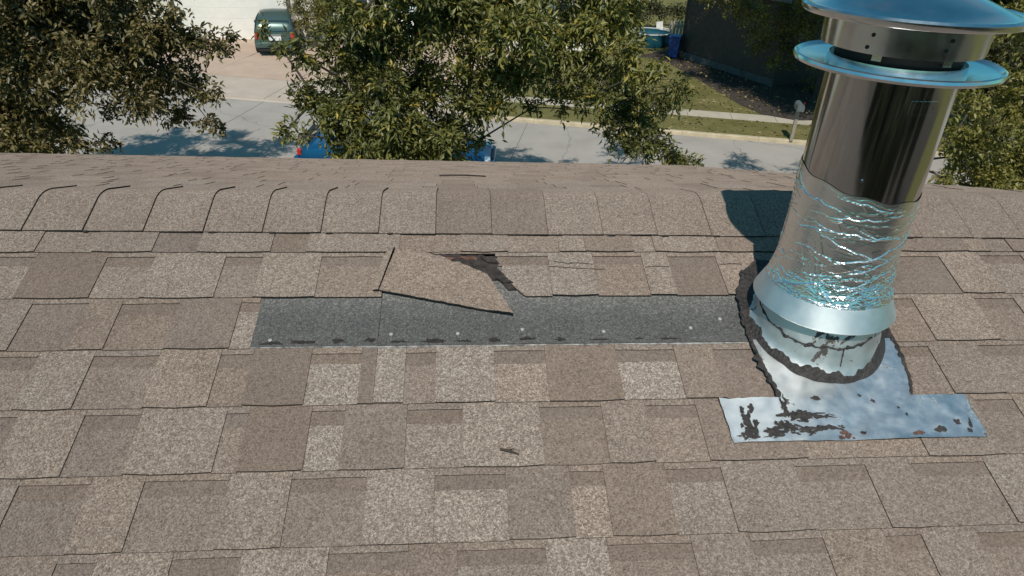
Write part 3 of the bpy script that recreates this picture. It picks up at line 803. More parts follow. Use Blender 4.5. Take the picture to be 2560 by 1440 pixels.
# crumpled facets: every cell is a little plane of its own
sx, sz = rf.rand(210) * CIR, rf.rand(210) ** 1.25 * HH; tx, tz_ = np.clip(rf.normal(0, .05, 210), -.09, .09), np.clip(rf.normal(-.02, .10, 210), -.22, .06)
wb = .010 * np.sin(GX * 60 + 3 * np.sin(GZ * 50)); bestd = np.full_like(GX, 9.0); fac = np.zeros_like(GX)
for i in range(210):
    dx, dz = wrapd(GX - sx[i]) * .55, (GZ + wb - sz[i]) * 1.5; d = dx * dx + dz * dz; m_ = d < bestd
    fac = np.where(m_, tx[i] * wrapd(GX - sx[i]) + tz_[i] * (GZ - sz[i]), fac); bestd = np.where(m_, d, bestd)
calm = np.clip((SS - .30) / .25, 0, 1); hgt += fac * (.62 - .52 * calm)
pat = np.clip(np.sin(GX * 31 + 2 * np.sin(GZ * 40)) * np.sin(GZ * 47 + 1.7 * np.sin(GX * 23)) - .35, 0, 1)
fine = np.abs(np.sin(GX * 330 + 4 * np.sin(GZ * 260) + 2 * np.sin(GX * 61))) * np.abs(np.sin(GZ * 520 + 3 * np.sin(GX * 190)))
hgt += .00075 * fine * np.clip((1 - calm) * .9 + pat * .9, 0, 1)
# long pinched creases running round the wrap, and short branches
for i in range(150):
    lo_ = i % 3 == 0; z_c = (rf.rand() * .34 if lo_ else rf.rand()) * HH; x_c = rf.rand() * CIR; ln_ = rf.uniform(.03, .16); sl = rf.normal(.10, .22); amp = rf.uniform(.0006, .0020); wd = rf.uniform(.0010, .0019)
    if i % 5 == 4: sl = rf.choice((-1, 1)) * rf.uniform(1.2, 4); ln_ = rf.uniform(.008, .025)
    dx = wrapd(GX - x_c); kn = np.linspace(-CIR / 2, CIR / 2, 64); zl_ = z_c + sl * dx + np.interp(dx, kn, rf.normal(0, .0022, 64))
    env = np.clip(1 - np.abs(dx) / ln_, 0, 1) ** .5; hgt += amp * env * np.clip(1 - np.abs(GZ - zl_) / wd / np.sqrt(1 + sl * sl), 0, 1)
an = AA * 2 * math.pi
ZT = .238 - .018 * np.cos(an - vdir - 1.2) + .0025 * np.sin(an * 9)
ZZ = z0f + (ZT - z0f) * SS
RR = .1172 + .0120 * np.clip(1 - (ZZ + .009) / .085, 0, 1.0) ** 2 + hgt * np.clip((1 - SS) * 14, 0, 1) + .0003 * np.sin(an * 5 + ZZ * 30)
fv = np.stack([PX + RR * np.cos(an), PY + RR * np.sin(an), ZR + ZZ], -1).reshape(-1, 3).tolist()
mb = MB(); mb.add(fv, [(j * NA + i, j * NA + (i + 1) % NA, (j + 1) * NA + (i + 1) % NA, (j + 1) * NA + i) for j in range(NZ) for i in range(NA)])
fbuild(mb, 'foil_wrap', M['foil'])
# storm collar
mb = MB(); mb.lathe([(.1275, -.0085), (.1300, -.0095), (.1490, -.052), (.1505, -.055), (.1490, -.0575), (.146, -.054), (.1265, -.016)], C0, 96, close=True); fbuild(mb, 'storm_collar', M['collar_metal'])
# flashing cone down to the slope
NA = 120; rows = []
for s in np.linspace(0, 1, 15):
    ring = []
    for i in range(NA):
        a = 2 * math.pi * i / NA
        rb = .146 + .012 * max(0, s - .8) * 5
        r = .121 + (rb - .121) * s; x = PX + r * math.cos(a); y = PY + r * math.sin(a)
        zb = ZR + y * math.tan(TH) + .012 / CT; zt = ZR - .045
        ring.append((x, y, zt + (zb - zt) * min(1, s * 1.0)))
    rows.append(ring)
mb = MB(); mb.add([q for r in rows for q in r], [(j * NA + (i + 1) % NA, j * NA + i, (j + 1) * NA + i, (j + 1) * NA + (i + 1) % NA) for j in range(14) for i in range(NA)])
cone = fbuild(mb, 'flashing_cone', M['flashing_metal'])


def on_cone(a, s, lift=.0015):
    rb = .146 + .012 * max(0, s - .8) * 5
    r = .121 + (rb - .121) * s + lift; x = PX + r * math.cos(a); y = PY + r * math.sin(a)
    zb = ZR + (PY + (r - lift) * math.sin(a)) * math.tan(TH) + .012 / CT; zt = ZR - .045
    return Vector((x, y, zt + (zb - zt) * s))


def cone_band(name, s_lo, s_hi, mat, a0=0, a1=2 * math.pi, n=320, lift=.0016):
    mb = MB(); vs_ = []
    for i in range(n + 1):
        a = a0 + (a1 - a0) * i / n
        l, h = s_lo(a), s_hi(a)
        vs_ += [on_cone(a, l, .0003), on_cone(a, l * .7 + h * .3, lift), on_cone(a, l * .3 + h * .7, lift), on_cone(a, h, .0003)]
    fs = []
    for i in range(n):
        for q in range(3): fs.append((4 * i + q, 4 * i + q + 1, 4 * (i + 1) + q + 1, 4 * (i + 1) + q))
    mb.add(vs_, fs); return fbuild(mb, name, mat)


nz = lambda a, f, sd: mnoise.noise(Vector((math.cos(a) * f, math.sin(a) * f, sd)))
cone_band('tar_seal', lambda a: .85 - .32 * max(0, .35 - math.cos(a - vdir + .35)) + .10 * nz(a, 3, 1) + .06 * nz(a, 8, 2) + .03 * nz(a, 19, 2), lambda a: 1.0, M['tar'])
cen = lambda a: .40 + .10 * math.cos((a - vdir) * 1.3) + .04 * nz(a, 6, 4) - .05 * math.sin(a - vdir)
cone_band('tar_seal', lambda a: cen(a) - .014 - .07 * max(0, nz(a, 7, 6)) - .03 * max(0, nz(a, 17, 3)), lambda a: cen(a) + .014 + .06 * max(0, nz(a, 8, 8)) + .03 * max(0, nz(a, 15, 5)), M['tar'], vdir - 1.35, vdir + 1.1, 260)
mb = MB(); mb.tube([on_cone(vdir + .55, .46 + .3 * i / 6, .001) for i in range(7)], [.0022, .001, .0018, .0008, .0014, .0009, .0012], 5); fbuild(mb, 'tar_drip', M['tar'])
# apron: lower flange and the part running up under the shingles
AU0, AU1, AV0, AV1 = .540, 1.080, .643, .745


def apron_h(u, v): return .0128 + .0040 * mnoise.noise(Vector((u * 9, v * 13, 3))) + .0045 * (.5 - abs(mnoise.noise(Vector((u * 16 + v * 12, v * 5, 5))))) + .0006 * mnoise.noise(Vector((u * 45, v * 45, 5)))


NECK_L = [(.670, .643), (.664, .60), (.656, .55), (.652, .494), (.652, .42), (.660, .36), (.69, .29), (.74, .245)]
NECK_R = [(.960, .643), (.975, .60), (.982, .55), (.984, .494), (.982, .44), (.972, .38), (.945, .31), (.89, .25)]


def interp(tab, t_):
    f = t_ * (len(tab) - 1); i = min(int(f), len(tab) - 2); s = f - i
    return tab[i][0] * (1 - s) + tab[i + 1][0] * s, tab[i][1] * (1 - s) + tab[i + 1][1] * s


mb = MB(); NU, NV, NN, I0, I1 = 54, 14, 30, 13, 42
vs_ = []
for j in range(NV + 1):
    for i in range(NU + 1):
        u = AU0 + .01 * i; v = AV0 + (AV1 - AV0) * j / NV
        if j == 0 and not I0 <= i <= I1: v += .004 * mnoise.noise(Vector((u * 40, 1, 1)))
        if i == 0: u += .004 * j / NV + .002 * mnoise.noise(Vector((v * 50, 2, 1)))
        if j == NV: v += .0012 * mnoise.noise(Vector((u * 22, 5, 1)))
        vs_.append(near(u, v, apron_h(u, v) + (.004 * max(0, mnoise.noise(Vector((u * 8, 3, 3)))) if j == NV else 0)))
fs = [(j * (NU + 1) + i, (j + 1) * (NU + 1) + i, (j + 1) * (NU + 1) + i + 1, j * (NU + 1) + i + 1) for j in range(NV) for i in range(NU)]
nt = len(vs_); nk = I1 - I0; rowi = [list(range(I0, I1 + 1))]
for j in range(1, NN + 1):
    a, b_ = interp(NECK_L, j / NN), interp(NECK_R, j / NN); rr_ = []
    for i in range(nk + 1):
        s = i / nk; u = a[0] * (1 - s) + b_[0] * s; v = a[1] * (1 - s) + b_[1] * s
        rr_.append(len(vs_)); vs_.append(near(u, v, apron_h(u, v)))
    rowi.append(rr_)
JT = 13
neck_f = lambda j0, j1: [(rowi[j][i], rowi[j][i + 1], rowi[j + 1][i + 1], rowi[j + 1][i]) for j in range(j0, j1) for i in range(nk)]
fs += neck_f(0, JT)
low = len(vs_); vs_ += [Vector(q) - nr * .0012 for q in vs_[:nt]]
bd = [i for i in range(NU + 1)] + [j * (NU + 1) + NU for j in range(1, NV + 1)] + [NV * (NU + 1) + i for i in range(NU - 1, -1, -1)] + [j * (NU + 1) for j in range(NV - 1, 0, -1)]
fs += [(bd[i], bd[(i + 1) % len(bd)], low + bd[(i + 1) % len(bd)], low + bd[i]) for i in range(len(bd)) if not (I0 <= bd[i] < I1)]
mb.add(vs_, fs); apron = fbuild(mb, 'flashing_apron', M['apron_metal'])
mb = MB(); mb.add(vs_[:low], neck_f(JT, NN)); fbuild(mb, 'tar_coat', M['tar'])


def tar_strip(pts, w0, hh, seed):
    mb = MB(); vs_ = []; n = 60
    for i in range(n + 1):
        u, v = interp(pts, i / n); u2, v2 = interp(pts, min(1, i / n + .01)); u1, v1 = interp(pts, max(0, i / n - .01))
        d = Vector((u2 - u1, v2 - v1, 0)).normalized(); nn_ = Vector((-d.y, d.x, 0))
        wl_ = w0 * (.35 + 1.5 * abs(mnoise.noise(Vector((i * .25, seed, 0))))); wr_ = w0 * (.3 + 1.7 * abs(mnoise.noise(Vector((i * .3, seed + 5, 0)))))
        hb = apron_h(u, v)
        for q, h in ((wl_, -.004), (wl_ * .6, hh), (0, hh * 1.3), (-wr_ * .6, hh), (-wr_, -.0)):
            vs_.append(near(u + nn_.x * q, v + nn_.y * q, hb + h))
    mb.add(vs_, [(5 * i + q, 5 * i + q + 1, 5 * i + 6 + q, 5 * i + 5 + q)[::(1 if seed % 2 else -1)] for i in range(n) for q in range(4)])
    return fbuild(mb, 'tar_seal', M['tar'])


tar_strip(NECK_L, .010, .0025, 1); tar_strip(NECK_R, .008, .0025, 2)
def apron_spot(u, v, ru, rv, mat, name, seed):
    rq = random.Random(seed * 7 + 1); mb = MB(); big = ru * rv > 1.2e-4
    spots = [(u, v, ru * (.55 if big else .9), rv * (.55 if big else .9))]
    if big:
        for _ in range(13):
            a = rq.uniform(0, 6.28); d = rq.uniform(.4, 1.25); q = rq.uniform(.12, .42); spots.append((u + ru * d * math.cos(a), v + rv * d * math.sin(a), ru * q * rq.uniform(.6, 1.4), rv * q * rq.uniform(.6, 1.6)))
    for si, (cu, cv, r1, r2) in enumerate(spots):
        n = 22; vs_ = []; rot = rq.uniform(-.5, .5)
        if not (AU0 + .006 < cu < AU1 - .004 and cv < AV1 - .004): continue
        for i in range(n):
            a = 2 * math.pi * i / n; q = 1 + .8 * mnoise.noise(Vector((math.cos(a) * 1.3, math.sin(a) * 1.3, seed + si))) + .25 * mnoise.noise(Vector((math.cos(a) * 4, math.sin(a) * 4, seed + si)))
            du, dv = r1 * q * math.cos(a), r2 * q * math.sin(a); uu, vv = cu + du * math.cos(rot) - dv * math.sin(rot), cv + du * math.sin(rot) + dv * math.cos(rot)
            vv = min(vv, AV1 - .0005); vs_.append(near(uu, vv, apron_h(uu, vv) + .0006 + si * .00003))
        mb.add(vs_ + [near(cu, cv, apron_h(cu, cv) + .0013 + si * .00003)], [((i + 1) % n, i, n) for i in range(n)])
    o = fbuild(mb, name, mat)
    if big: tag(o, kind='stuff')


for i, (u, v, ru, rv, mt, nm) in enumerate([(.585,.70,.016,.024,'tar','tar_smear'),(.575,.730,.022,.009,'tar','tar_smear'),(.655,.713,.022,.014,'tar','tar_smear'),(.690,.692,.026,.011,'tar','tar_smear'),(.640,.728,.03,.008,'tar','tar_smear'),(.735,.69,.028,.006,'tar','tar_smear'),(.783,.735,.014,.009,'rust','rust_spot'),(.722,.741,.008,.004,'rust','rust_spot'),(.935,.734,.013,.007,'rust','rust_spot'),(.985,.725,.014,.008,'tar','tar_smear'),(1.03,.71,.007,.008,'tar','tar_smear'),(1.045,.73,.006,.005,'tar','tar_smear'),(.745,.650,.012,.006,'tar','tar_smear'),(.845,.642,.005,.004,'tar','tar_smear'),(.672,.66,.007,.02,'tar','tar_smear'),(.918,.672,.003,.004,'tar','tar_smear'),(.928,.69,.003,.004,'tar','tar_smear'),(.70,.722,.030,.010,'tar','tar_smear'),(.755,.715,.022,.007,'tar','tar_smear'),(.60,.668,.007,.010,'tar','tar_smear'),(.82,.729,.006,.005,'tar','tar_smear'),(.87,.655,.004,.006,'tar','tar_smear'),(1.055,.715,.004,.012,'tar','tar_smear')]):
    apron_spot(u, v, ru, rv, M[mt], nm, i * 3.7)

# rain cap
def rb_(prof, name, mat, n=96, close=True, parent=None): mb = MB(); mb.lathe(prof, C0, n, close); return fbuild(mb, name, mat, parent)


cap_flange = rb_([(.1165, .454), (.118, .470), (.1195, .470), (.1205, .458), (.150, .4615), (.171, .4625), (.1765, .4675), (.1800, .466), (.1815, .461), (.1795, .4560), (.174, .4575), (.150, .4565), (.119, .4525)], 'cap_flange', M['cap_metal'])
rb_([(.104, .45), (.104, .502), (.100, .502), (.100, .45)], 'flue_throat', M['dark_inside'])
cap_band = rb_([(.1365, .490), (.1385, .490), (.1415, .5435), (.1395, .5435)], 'cap_band', M['cap_metal'])
cap_top = rb_([(.0005, .598), (.05, .5945), (.10, .583), (.145, .566), (.168, .556), (.1775, .5555), (.183, .5575), (.1865, .5535), (.1865, .547), (.183, .5425), (.176, .5445), (.168, .5475), (.142, .5465), (.0005, .5465)], 'cap_lid', M['cap_metal'])
rb_([(.108, .4485), (.108, .544), (.1075, .544), (.1075, .4485)], 'flue_throat', M['dark_inside'])
for i, (da, z) in enumerate([(-.32, .522), (-.36, .501), (.52, .508), (.56, .524), (1.5, .51), (-1.6, .51), (2.6, .51)]):
    a = vdir + da; mb = MB(); e = Vector((math.cos(a), math.sin(a), 0)); c = Vector((PX, PY, ZR + z)) + e * (.1385 + .003 * (z - .4815) / .06)
    mb.tube([c - e * .001, c + e * .0009], .0034, 10); fbuild(mb, 'rivet_hole', M['dark_inside'])
for da in (-.22, .62, 1.9, -2.1, 3.1):
    a = vdir + da; e = Vector((math.cos(a), math.sin(a), 0)); tvec = Vector((-e.y, e.x, 0)); mb = MB()
    R3 = Matrix((e, tvec, zz)).transposed()
    mb.box(Vector((PX, PY, ZR + .481)) + e * .1275, (.018, .016, .0016), R3); mb.box(Vector((PX, PY, ZR + .494)) + e * .135, (.0016, .016, .025), R3); fbuild(mb, 'cap_bracket', M['cap_metal'], smooth=False)

# ------------------------------------------------------------------ trees
def tree(name, label, cat, base, top, clumps, mat, leaf=(.075, .12), wid=.36, dens=900, seed=1, trunk_r=.16, twig_n=12, group=None, yellow=.0, shade_in=.0, lean=(0, 0)):
    """clumps: (centre, radius in m, weight); leaves sit on twigs that fan out from each clump"""
    global RS
    RS = np.random.RandomState(seed); rnd = random.Random(seed)
    t = thing(name, label, cat, base, 0, group); B0 = Vector(base)
    inv = Matrix.Translation(-B0)
    mb = MB(); tp = []
    for i in range(9):
        s = i / 8; tp.append(B0 + Vector((lean[0] * s + .12 * math.sin(s * 4 + seed), lean[1] * s + .1 * math.cos(s * 3.1 + seed), top * s)))
    mb.tube(tp, [trunk_r * (1.25 - 1.05 * (i / 8) ** .8) for i in range(9)], 10)
    o = mb.build('trunk', M['bark'], t, True); o.matrix_parent_inverse = inv
    br = MB(); P_, D_, L_, LV = [], [], [], []
    nodes = [(q, 0) for q in tp[2:]]
    axis_d = lambda c: min((Vector(c) - q).length for q in tp[2:])
    for ci, (c, r, wgt) in enumerate(sorted(clumps, key=lambda q: axis_d(q[0]))):
        c = Vector(c)
        best = min(nodes, key=lambda q: (q[0] - c).length + q[1] * .35 + max(0, q[0].z - c.z) * .5)
        st_ = best[0]; dep = best[1] + 1; ln_ = (c - st_).length
        md = st_.lerp(c, .5) + Vector((rnd.uniform(-.15, .15), rnd.uniform(-.15, .15), rnd.uniform(.0, .22))) * min(1.5, ln_)
        path = [st_ * (1 - x) ** 2 + md * 2 * x * (1 - x) + c * x ** 2 for x in (0, .2, .4, .6, .8, 1)]
        r_0 = trunk_r * .26 * .6 ** dep + .006; r_1 = max(.006, r_0 * .6)
        br.tube(path, [r_0 + (r_1 - r_0) * x for x in (0, .2, .4, .6, .8, 1)], 6, cap=False)
        nodes.append((c, dep))
        nt = int(twig_n * wgt * (1 + r * 2.2)); nl = max(60, int(dens * wgt * r ** 2 * 5.2)); per = max(3, nl // max(nt, 1))
        d = RS.normal(size=(nt, 3)); d[:, 2] = d[:, 2] * .7 + .05; d = unit(d)
        s_ = np.array(c) + d * (RS.rand(nt, 1) * .45 * r)
        ln = r * (.45 + .55 * RS.rand(nt))
        tt = np.tile(np.linspace(.08, 1.0, per), nt) + RS.uniform(-.04, .04, nt * per)
        dd = np.repeat(d, per, 0); ss = np.repeat(s_, per, 0); ll = np.repeat(ln, per)
        pos = ss + dd * (tt * ll)[:, None]; pos[:, 2] -= (tt ** 2) * ll * .28
        pos += RS.normal(size=pos.shape) * (.035 + .10 * r * RS.rand(len(pos), 1))
        ld = dd * .5 + RS.normal(size=pos.shape) * .75; ld[:, 2] -= .25; ld = unit(ld)
        P_.append(pos); D_.append(ld); L_.append(leaf[0] + (leaf[1] - leaf[0]) * RS.rand(len(pos)))
        cl = rnd.gauss(.5, .12)
        lv = np.clip(RS.normal(cl, .18, len(pos)), 0, .93); ym = RS.rand(len(pos)) < yellow * (1.6 if rnd.random() < .35 else .6); lv[ym] = .93 + .07 * RS.rand(ym.sum())
        LV.append(lv)
        for j in range(0, nt, 2):
            a = Vector(s_[j]); e = a + Vector(d[j]) * ln[j]; e.z -= ln[j] * .28; m = a.lerp(e, .5); m.z += ln[j] * .07
            br.tube([c, a.lerp(c, .3), m, e], [.008, .007, .005, .002], 3, cap=False)
    o = br.build('branches', M['bark'], t, True); o.matrix_parent_inverse = inv; tag(o, kind='stuff')
    P = np.concatenate(P_); L = np.concatenate(L_)
    o = leaf_cloud('crown', P, np.concatenate(D_), L, L * wid * (.8 + .4 * RS.rand(len(L))), np.concatenate(LV), mat, t)
    o.matrix_parent_inverse = inv; tag(o, kind='stuff')
    return t


def cl(lst, Y, spread=.8, seed=0):
    r_ = random.Random(seed); out = []
    for q in lst:
        px, py, rp = q[:3]; wgt = q[3] if len(q) > 3 else 1.0; yy = (q[4] if len(q) > 4 else Y) + r_.uniform(-spread, spread)
        P = at(px, py, yy); out.append((P, rp / ppm(P), wgt))
    return out


# left tree
LY = 11.2
cl_left = cl([(40,50,120),(160,70,115),(280,50,110),(380,60,85),(440,110,65,.9),(520,105,40,.8),(575,92,24,.7),(560,120,24,.8),(70,170,110),(200,170,110),(320,150,95),(410,190,70),(480,210,48,.9),(525,235,32,.8),(50,290,85),(140,320,55,.8),(170,350,40,.8),(20,365,60),(100,360,60),(60,340,60),(330,235,55,.7),(400,260,42,.8),(450,280,32,.9),(520,300,24,.8),(545,320,14,.8),(290,270,30,.6),(270,350,26,.7),(235,362,20,.6),(120,250,50,.6),(-80,100,150),(-90,270,140),(90,-60,130,.8),(260,-70,130,.8),(420,-50,60,.6)], LY, .9, 1)
rr = random.Random(5)
cl_left += [(Vector((rr.uniform(-10.6, -6.2), LY + rr.uniform(-.4, 1.6), rr.uniform(6.0, 9.0))), rr.uniform(.5, .95), .55) for _ in range(22)]
tree('broadleaf_tree', 'dark olive brown leafy tree at the left, beside the driveway', 'tree', (-8.2, LY + .3, 0), 7.6, cl_left, M['leaf_brown'], (.09, .14), .42, 800, 21, .2, yellow=.01)
# middle tree
MY = 9.6
cl_mid = cl([(660,72,15,.5),(700,118,20,.5),(745,100,26,.6),(760,150,38,.6),(790,250,60,.8),(745,225,34,.5),(725,320,34,.5),(755,340,34,.4),(845,350,46,.8,8.8),(1195,352,30,.6),(850,140,75),(860,285,66),(900,230,95),(950,340,90),(990,90,110),(1040,220,110),(1090,340,100),(1130,50,120),(1180,180,95),(1170,265,55),(1130,398,36),(1300,60,110),(1300,190,75,.8),(1230,260,60,.7),(1380,120,90),(1420,230,60,.7),(1480,60,105),(1500,160,70,.8),(1560,130,62,.8),(1625,190,48,.7),(1690,215,34,.6),(1490,235,50,.6),(1500,290,36,.5),(1560,220,70,.8),(1580,300,75),(1610,360,62),(1680,380,38,.8),(1650,250,45,.7),(1740,408,18,.8),(1700,390,30,.7),(1520,345,34,.5),(1560,20,60,.8),(1700,230,34,.6),(880,395,60),(1000,400,70),(900,380,48,1,8.6),(960,370,62,1,8.6),(1050,375,70,1,8.6),(1110,345,46,1,8.6),(880,320,45,.9,8.8),(1000,300,80,1,8.8),(900,150,60,.8,9),(960,200,70,.9,9),(1250,20,110),(900,40,80),(830,60,50,.7),(1350,-40,130),(1050,-50,140),(1520,-50,100,.8),(1330,270,30,.5)], MY, .9, 2)
cl_mid += [(Vector((rr.uniform(-3.0, 3.6), MY + rr.uniform(.2, 2.4), rr.uniform(5.8, 8.8))), rr.uniform(.5, .95), .5) for _ in range(22)]
tree('broadleaf_tree', 'olive green leafy tree with yellow leaves, in front of the blue car', 'tree', (-1.15, MY + .6, 0), 7.0, cl_mid, M['leaf_olive'], (.095, .16), .32, 820, 33, .2, yellow=.05)
# right tree by the gable end
cl_r = cl([(2450,330,85),(2530,270,80),(2480,430,70),(2400,390,48,.9),(2540,400,80),(2365,450,32,.8),(2390,330,36,.7),(2440,470,50),(2550,470,60),(2430,260,40,.6),(2600,340,90),(2620,200,90),(2600,60,110,.7),(2640,440,100)], 10.5, .8, 3)
cl_r += [(Vector((rr.uniform(6.5, 10.5), 10.5 + rr.uniform(-.5, 1.5), rr.uniform(5.0, 7.5))), rr.uniform(.5, .9), .5) for _ in range(10)]
tree('broadleaf_tree', 'bright olive tree at the right edge behind the flue pipe', 'tree', (8.6, 10.9, 0), 5.8, cl_r, M['leaf_yellow'], (.085, .13), .42, 820, 44, .15, yellow=.03)
# dark tree further back at the right edge
cl_r2 = cl([(2400,120,80),(2500,120,90),(2440,210,70),(2540,200,80),(2380,220,50),(2560,60,90),(2420,40,90),(2350,150,40),(2480,20,90),(2600,130,110)], 19, 1.2, 4)
cl_r2 += [(Vector((rr.uniform(11.5, 17.5), 18 + rr.uniform(-1.5, 2.5), rr.uniform(5.0, 8.5))), rr.uniform(.7, 1.3), .6) for _ in range(14)]
tree('broadleaf_tree', 'dark tree standing by the walk at the upper right', 'tree', (15.2, 18.8, 0), 7.4, cl_r2, M['leaf_dark'], (.09, .14), .45, 500, 55, .2)
# tree in front of the brown house
cl_h = cl([(1900,110,32,.9),(1950,90,34,.9),(1985,120,30,.9),(1930,150,26,.8),(1880,80,22,.8),(1975,165,18,.7),(1900,30,50),(1980,30,55),(2030,60,50),(1850,10,40,.9),(2040,130,40),(2070,200,50),(1790,-20,50)], 24.5, .5, 6)
cl_h += [(Vector((rr.uniform(10.0, 13.4), rr.uniform(18.6, 22.5), rr.uniform(6.8, 8.6))), rr.uniform(.7, 1.1), 1.0) for _ in range(14)]
cl_h += [(Vector((rr.uniform(8.8, 11.2), rr.uniform(25.2, 28.2), rr.uniform(6.2, 8.6))), rr.uniform(.7, 1.1), .9) for _ in range(16)]
cl_h += [(Vector((rr.uniform(10.6, 14.2), rr.uniform(17.2, 20.5), rr.uniform(6.6, 8.6))), rr.uniform(.7, 1.1), 1.2) for _ in range(20)]
cl_h += [(Vector((rr.uniform(10.2, 15.2), rr.uniform(20.6, 25.0), rr.uniform(5.4, 9.0))), rr.uniform(.8, 1.3), .95) for _ in range(40)]
tree('broadleaf_tree', 'tree with olive leaves in front of the dark brown house', 'tree', (13.6, 23.6, .1), 7.4, cl_h, M['leaf_yellow'], (.09, .15), .45, 330, 66, .2, yellow=.02)
# shrub tree beside the garage
cl_g = cl([(735,20,28),(775,30,34),(810,50,30),(760,60,26),(800,10,40),(740,-20,40),(830,20,34),(790,75,16,.8)], 31.5, .4, 7)
tree('garden_shrub', 'yellow green shrub beside the white garage door', 'shrub', tuple(gnd(775, 95, .1)), 1.9, cl_g, M['leaf_yellow'], (.08, .13), .45, 420, 77, .07, yellow=.05)
cl_g2 = cl([(870,20,40),(920,20,44),(960,40,40),(900,75,30),(1010,30,46),(1060,40,46),(1110,60,40),(1150,30,46),(1210,40,50),(1280,50,50)], 36, .8, 8)
tree('garden_shrub', 'dark green shrubs massed behind the parked cars', 'shrub', tuple(gnd(1000, 62, .1)), 2.0, cl_g2, M['leaf_dark'], (.09, .15), .45, 280, 88, .1)
cl_g3 = cl([(1470,30,40),(1530,30,44),(1590,20,40),(1640,22,36),(1690,25,34),(1560,60,30),(1500,70,26)], 38, .6, 10)
tree('garden_shrub', 'dark green shrubs behind the round pool', 'shrub', tuple(gnd(1600, 60, .1)), 2.2, cl_g3, M['leaf_dark'], (.1, .16), .45, 300, 111, .1)
cl_b = cl([(1880,170,24),(1930,178,26),(1985,185,26),(2040,190,30)], 27.0, .2, 9)
tree('garden_shrub', 'low dark shrubs along the brown house wall', 'shrub', tuple(gnd(1940, 205, .1)), .7, cl_b, M['leaf_dark'], (.06, .1), .5, 420, 99, .05)

# ------------------------------------------------------------------ houses across the street
def gable_house(root, w_, d_, h_, pitch, wall, roofm, over=.45, front_gable=False):
    """body in local axes: front at y=0, depth +y"""
    r_h = (d_ / 2) * pitch
    mb = MB(); mb.add([(0, 0, 0), (w_, 0, 0), (w_, d_, 0), (0, d_, 0), (0, 0, h_), (w_, 0, h_), (w_, d_, h_), (0, d_, h_), (0, d_ / 2, h_ + r_h), (w_, d_ / 2, h_ + r_h)],
                      [(0, 1, 5, 4), (1, 2, 6, 9, 5), (2, 3, 7, 6), (3, 0, 4, 8, 7)])
    mb.build('wall', wall, root)
    e = over; dz = over * pitch
    mb = MB()
    for sg in (1, -1):
        ye = -e if sg > 0 else d_ + e
        q = [(-e, ye, h_ - dz), (w_ + e, ye, h_ - dz), (w_ + e, d_ / 2, h_ + r_h), (-e, d_ / 2, h_ + r_h)]
        q2 = [(x, y, z + .12) for x, y, z in q]
        mb.add(q + q2, [(0, 1, 2, 3), (4, 7, 6, 5), (0, 4, 5, 1), (1, 5, 6, 2), (3, 2, 6, 7), (0, 3, 7, 4)])
    mb.build('roof', roofm, root)
    mb = MB(); mb.box((w_ / 2, -e - .012, h_ - dz + .02), (w_ + 2 * e, .02, .2)); mb.build('fascia', M['trim_grey'], root)


GL = gnd(452, 96, .05); GR = gnd(718, 95, .05)
h1 = thing('house', 'white house with a wide white garage door behind the parked minivan', 'house', (GL.x - 2.0, GL.y, 0), math.atan2(GR.y - GL.y, GR.x - GL.x) * .35)
gable_house(h1, 11.5, 9, 2.75, .45, M['cream'], M['house_roof'])
gx = 2.0; gw = 4.95
mb = MB(); mb.box((gx + gw / 2, -.02, .985), (gw + .04, .03, 1.96)); door = mb.build('garage_door', M['trim_grey'], h1)
for r_ in range(4):
    mb = MB(); mb.box((gx + gw / 2, -.055, .03 + .465 * (r_ + .5)), (gw, .04, .4615)); s_o = mb.build('door_section', M['white_paint'], door, bevel=.006)
for sd_ in (gx - .08, gx + gw + .08):
    mb = MB(); mb.box((sd_, -.05, .98), (.14, .08, 1.98)); mb.build('door_trim', M['trim_grey'], h1)
mb = MB(); mb.box((gx + gw / 2, -.05, 2.04), (gw + .3, .09, .28)); mb.build('door_trim', M['trim_grey'], h1)
for wx in (8.6, 10.2):
    mb = MB(); mb.box((wx, -.03, 1.5), (1.0, .05, 1.2)); wo = mb.build('window', M['white_paint'], h1)
    mb = MB(); mb.box((wx, -.06, 1.5), (.86, .02, 1.06)); mb.build('pane', M['glass'], wo)

Q = gnd(1235, 122, .1)
h2 = thing('house', 'pale house front half hidden behind the middle tree, beside the lawn', 'house', (Q.x, Q.y, 0), -.06)
gable_house(h2, 5.2, 8, 2.6, .5, M['white_paint'], M['house_roof'])
for wx in (1.2, 3.4):
    mb = MB(); mb.box((wx, -.03, 1.55), (1.1, .05, 1.1)); wo = mb.build('window', M['trim_grey'], h2)
    mb = MB(); mb.box((wx, -.06, 1.55), (.95, .02, .95)); mb.build('pane', M['glass'], wo)

A = gnd(1700, 142, .1); Bq = gnd(1868, 197, .1)
h3 = thing('house', 'dark brown sided house in dappled shade at the upper right', 'house', (A.x, A.y, 0), math.atan2(Bq.y - A.y, Bq.x - A.x))
Lw = (Bq - A).length + 1.4
gable_house(h3, Lw, 8.5, 3.6, .5, M['brown_siding'], M['house_roof'])
mb = MB(); mb.box((Lw / 2, -.02, .22), (Lw, .06, .34)); mb.build('foundation', M['found'], h3)
for i in range(17):
    mb = MB(); z = .42 + i * .18; R3 = Matrix.Rotation(-.09, 3, 'X'); mb.box((Lw / 2, -.022, z + .09), (Lw - .02, .016, .186), R3); mb.build('siding_board', M['brown_siding'], h3)
for x in (.03, Lw - .03):
    mb = MB(); mb.box((x, -.03, 1.98), (.1, .05, 3.15)); mb.build('corner_trim', M['brown_siding'], h3)

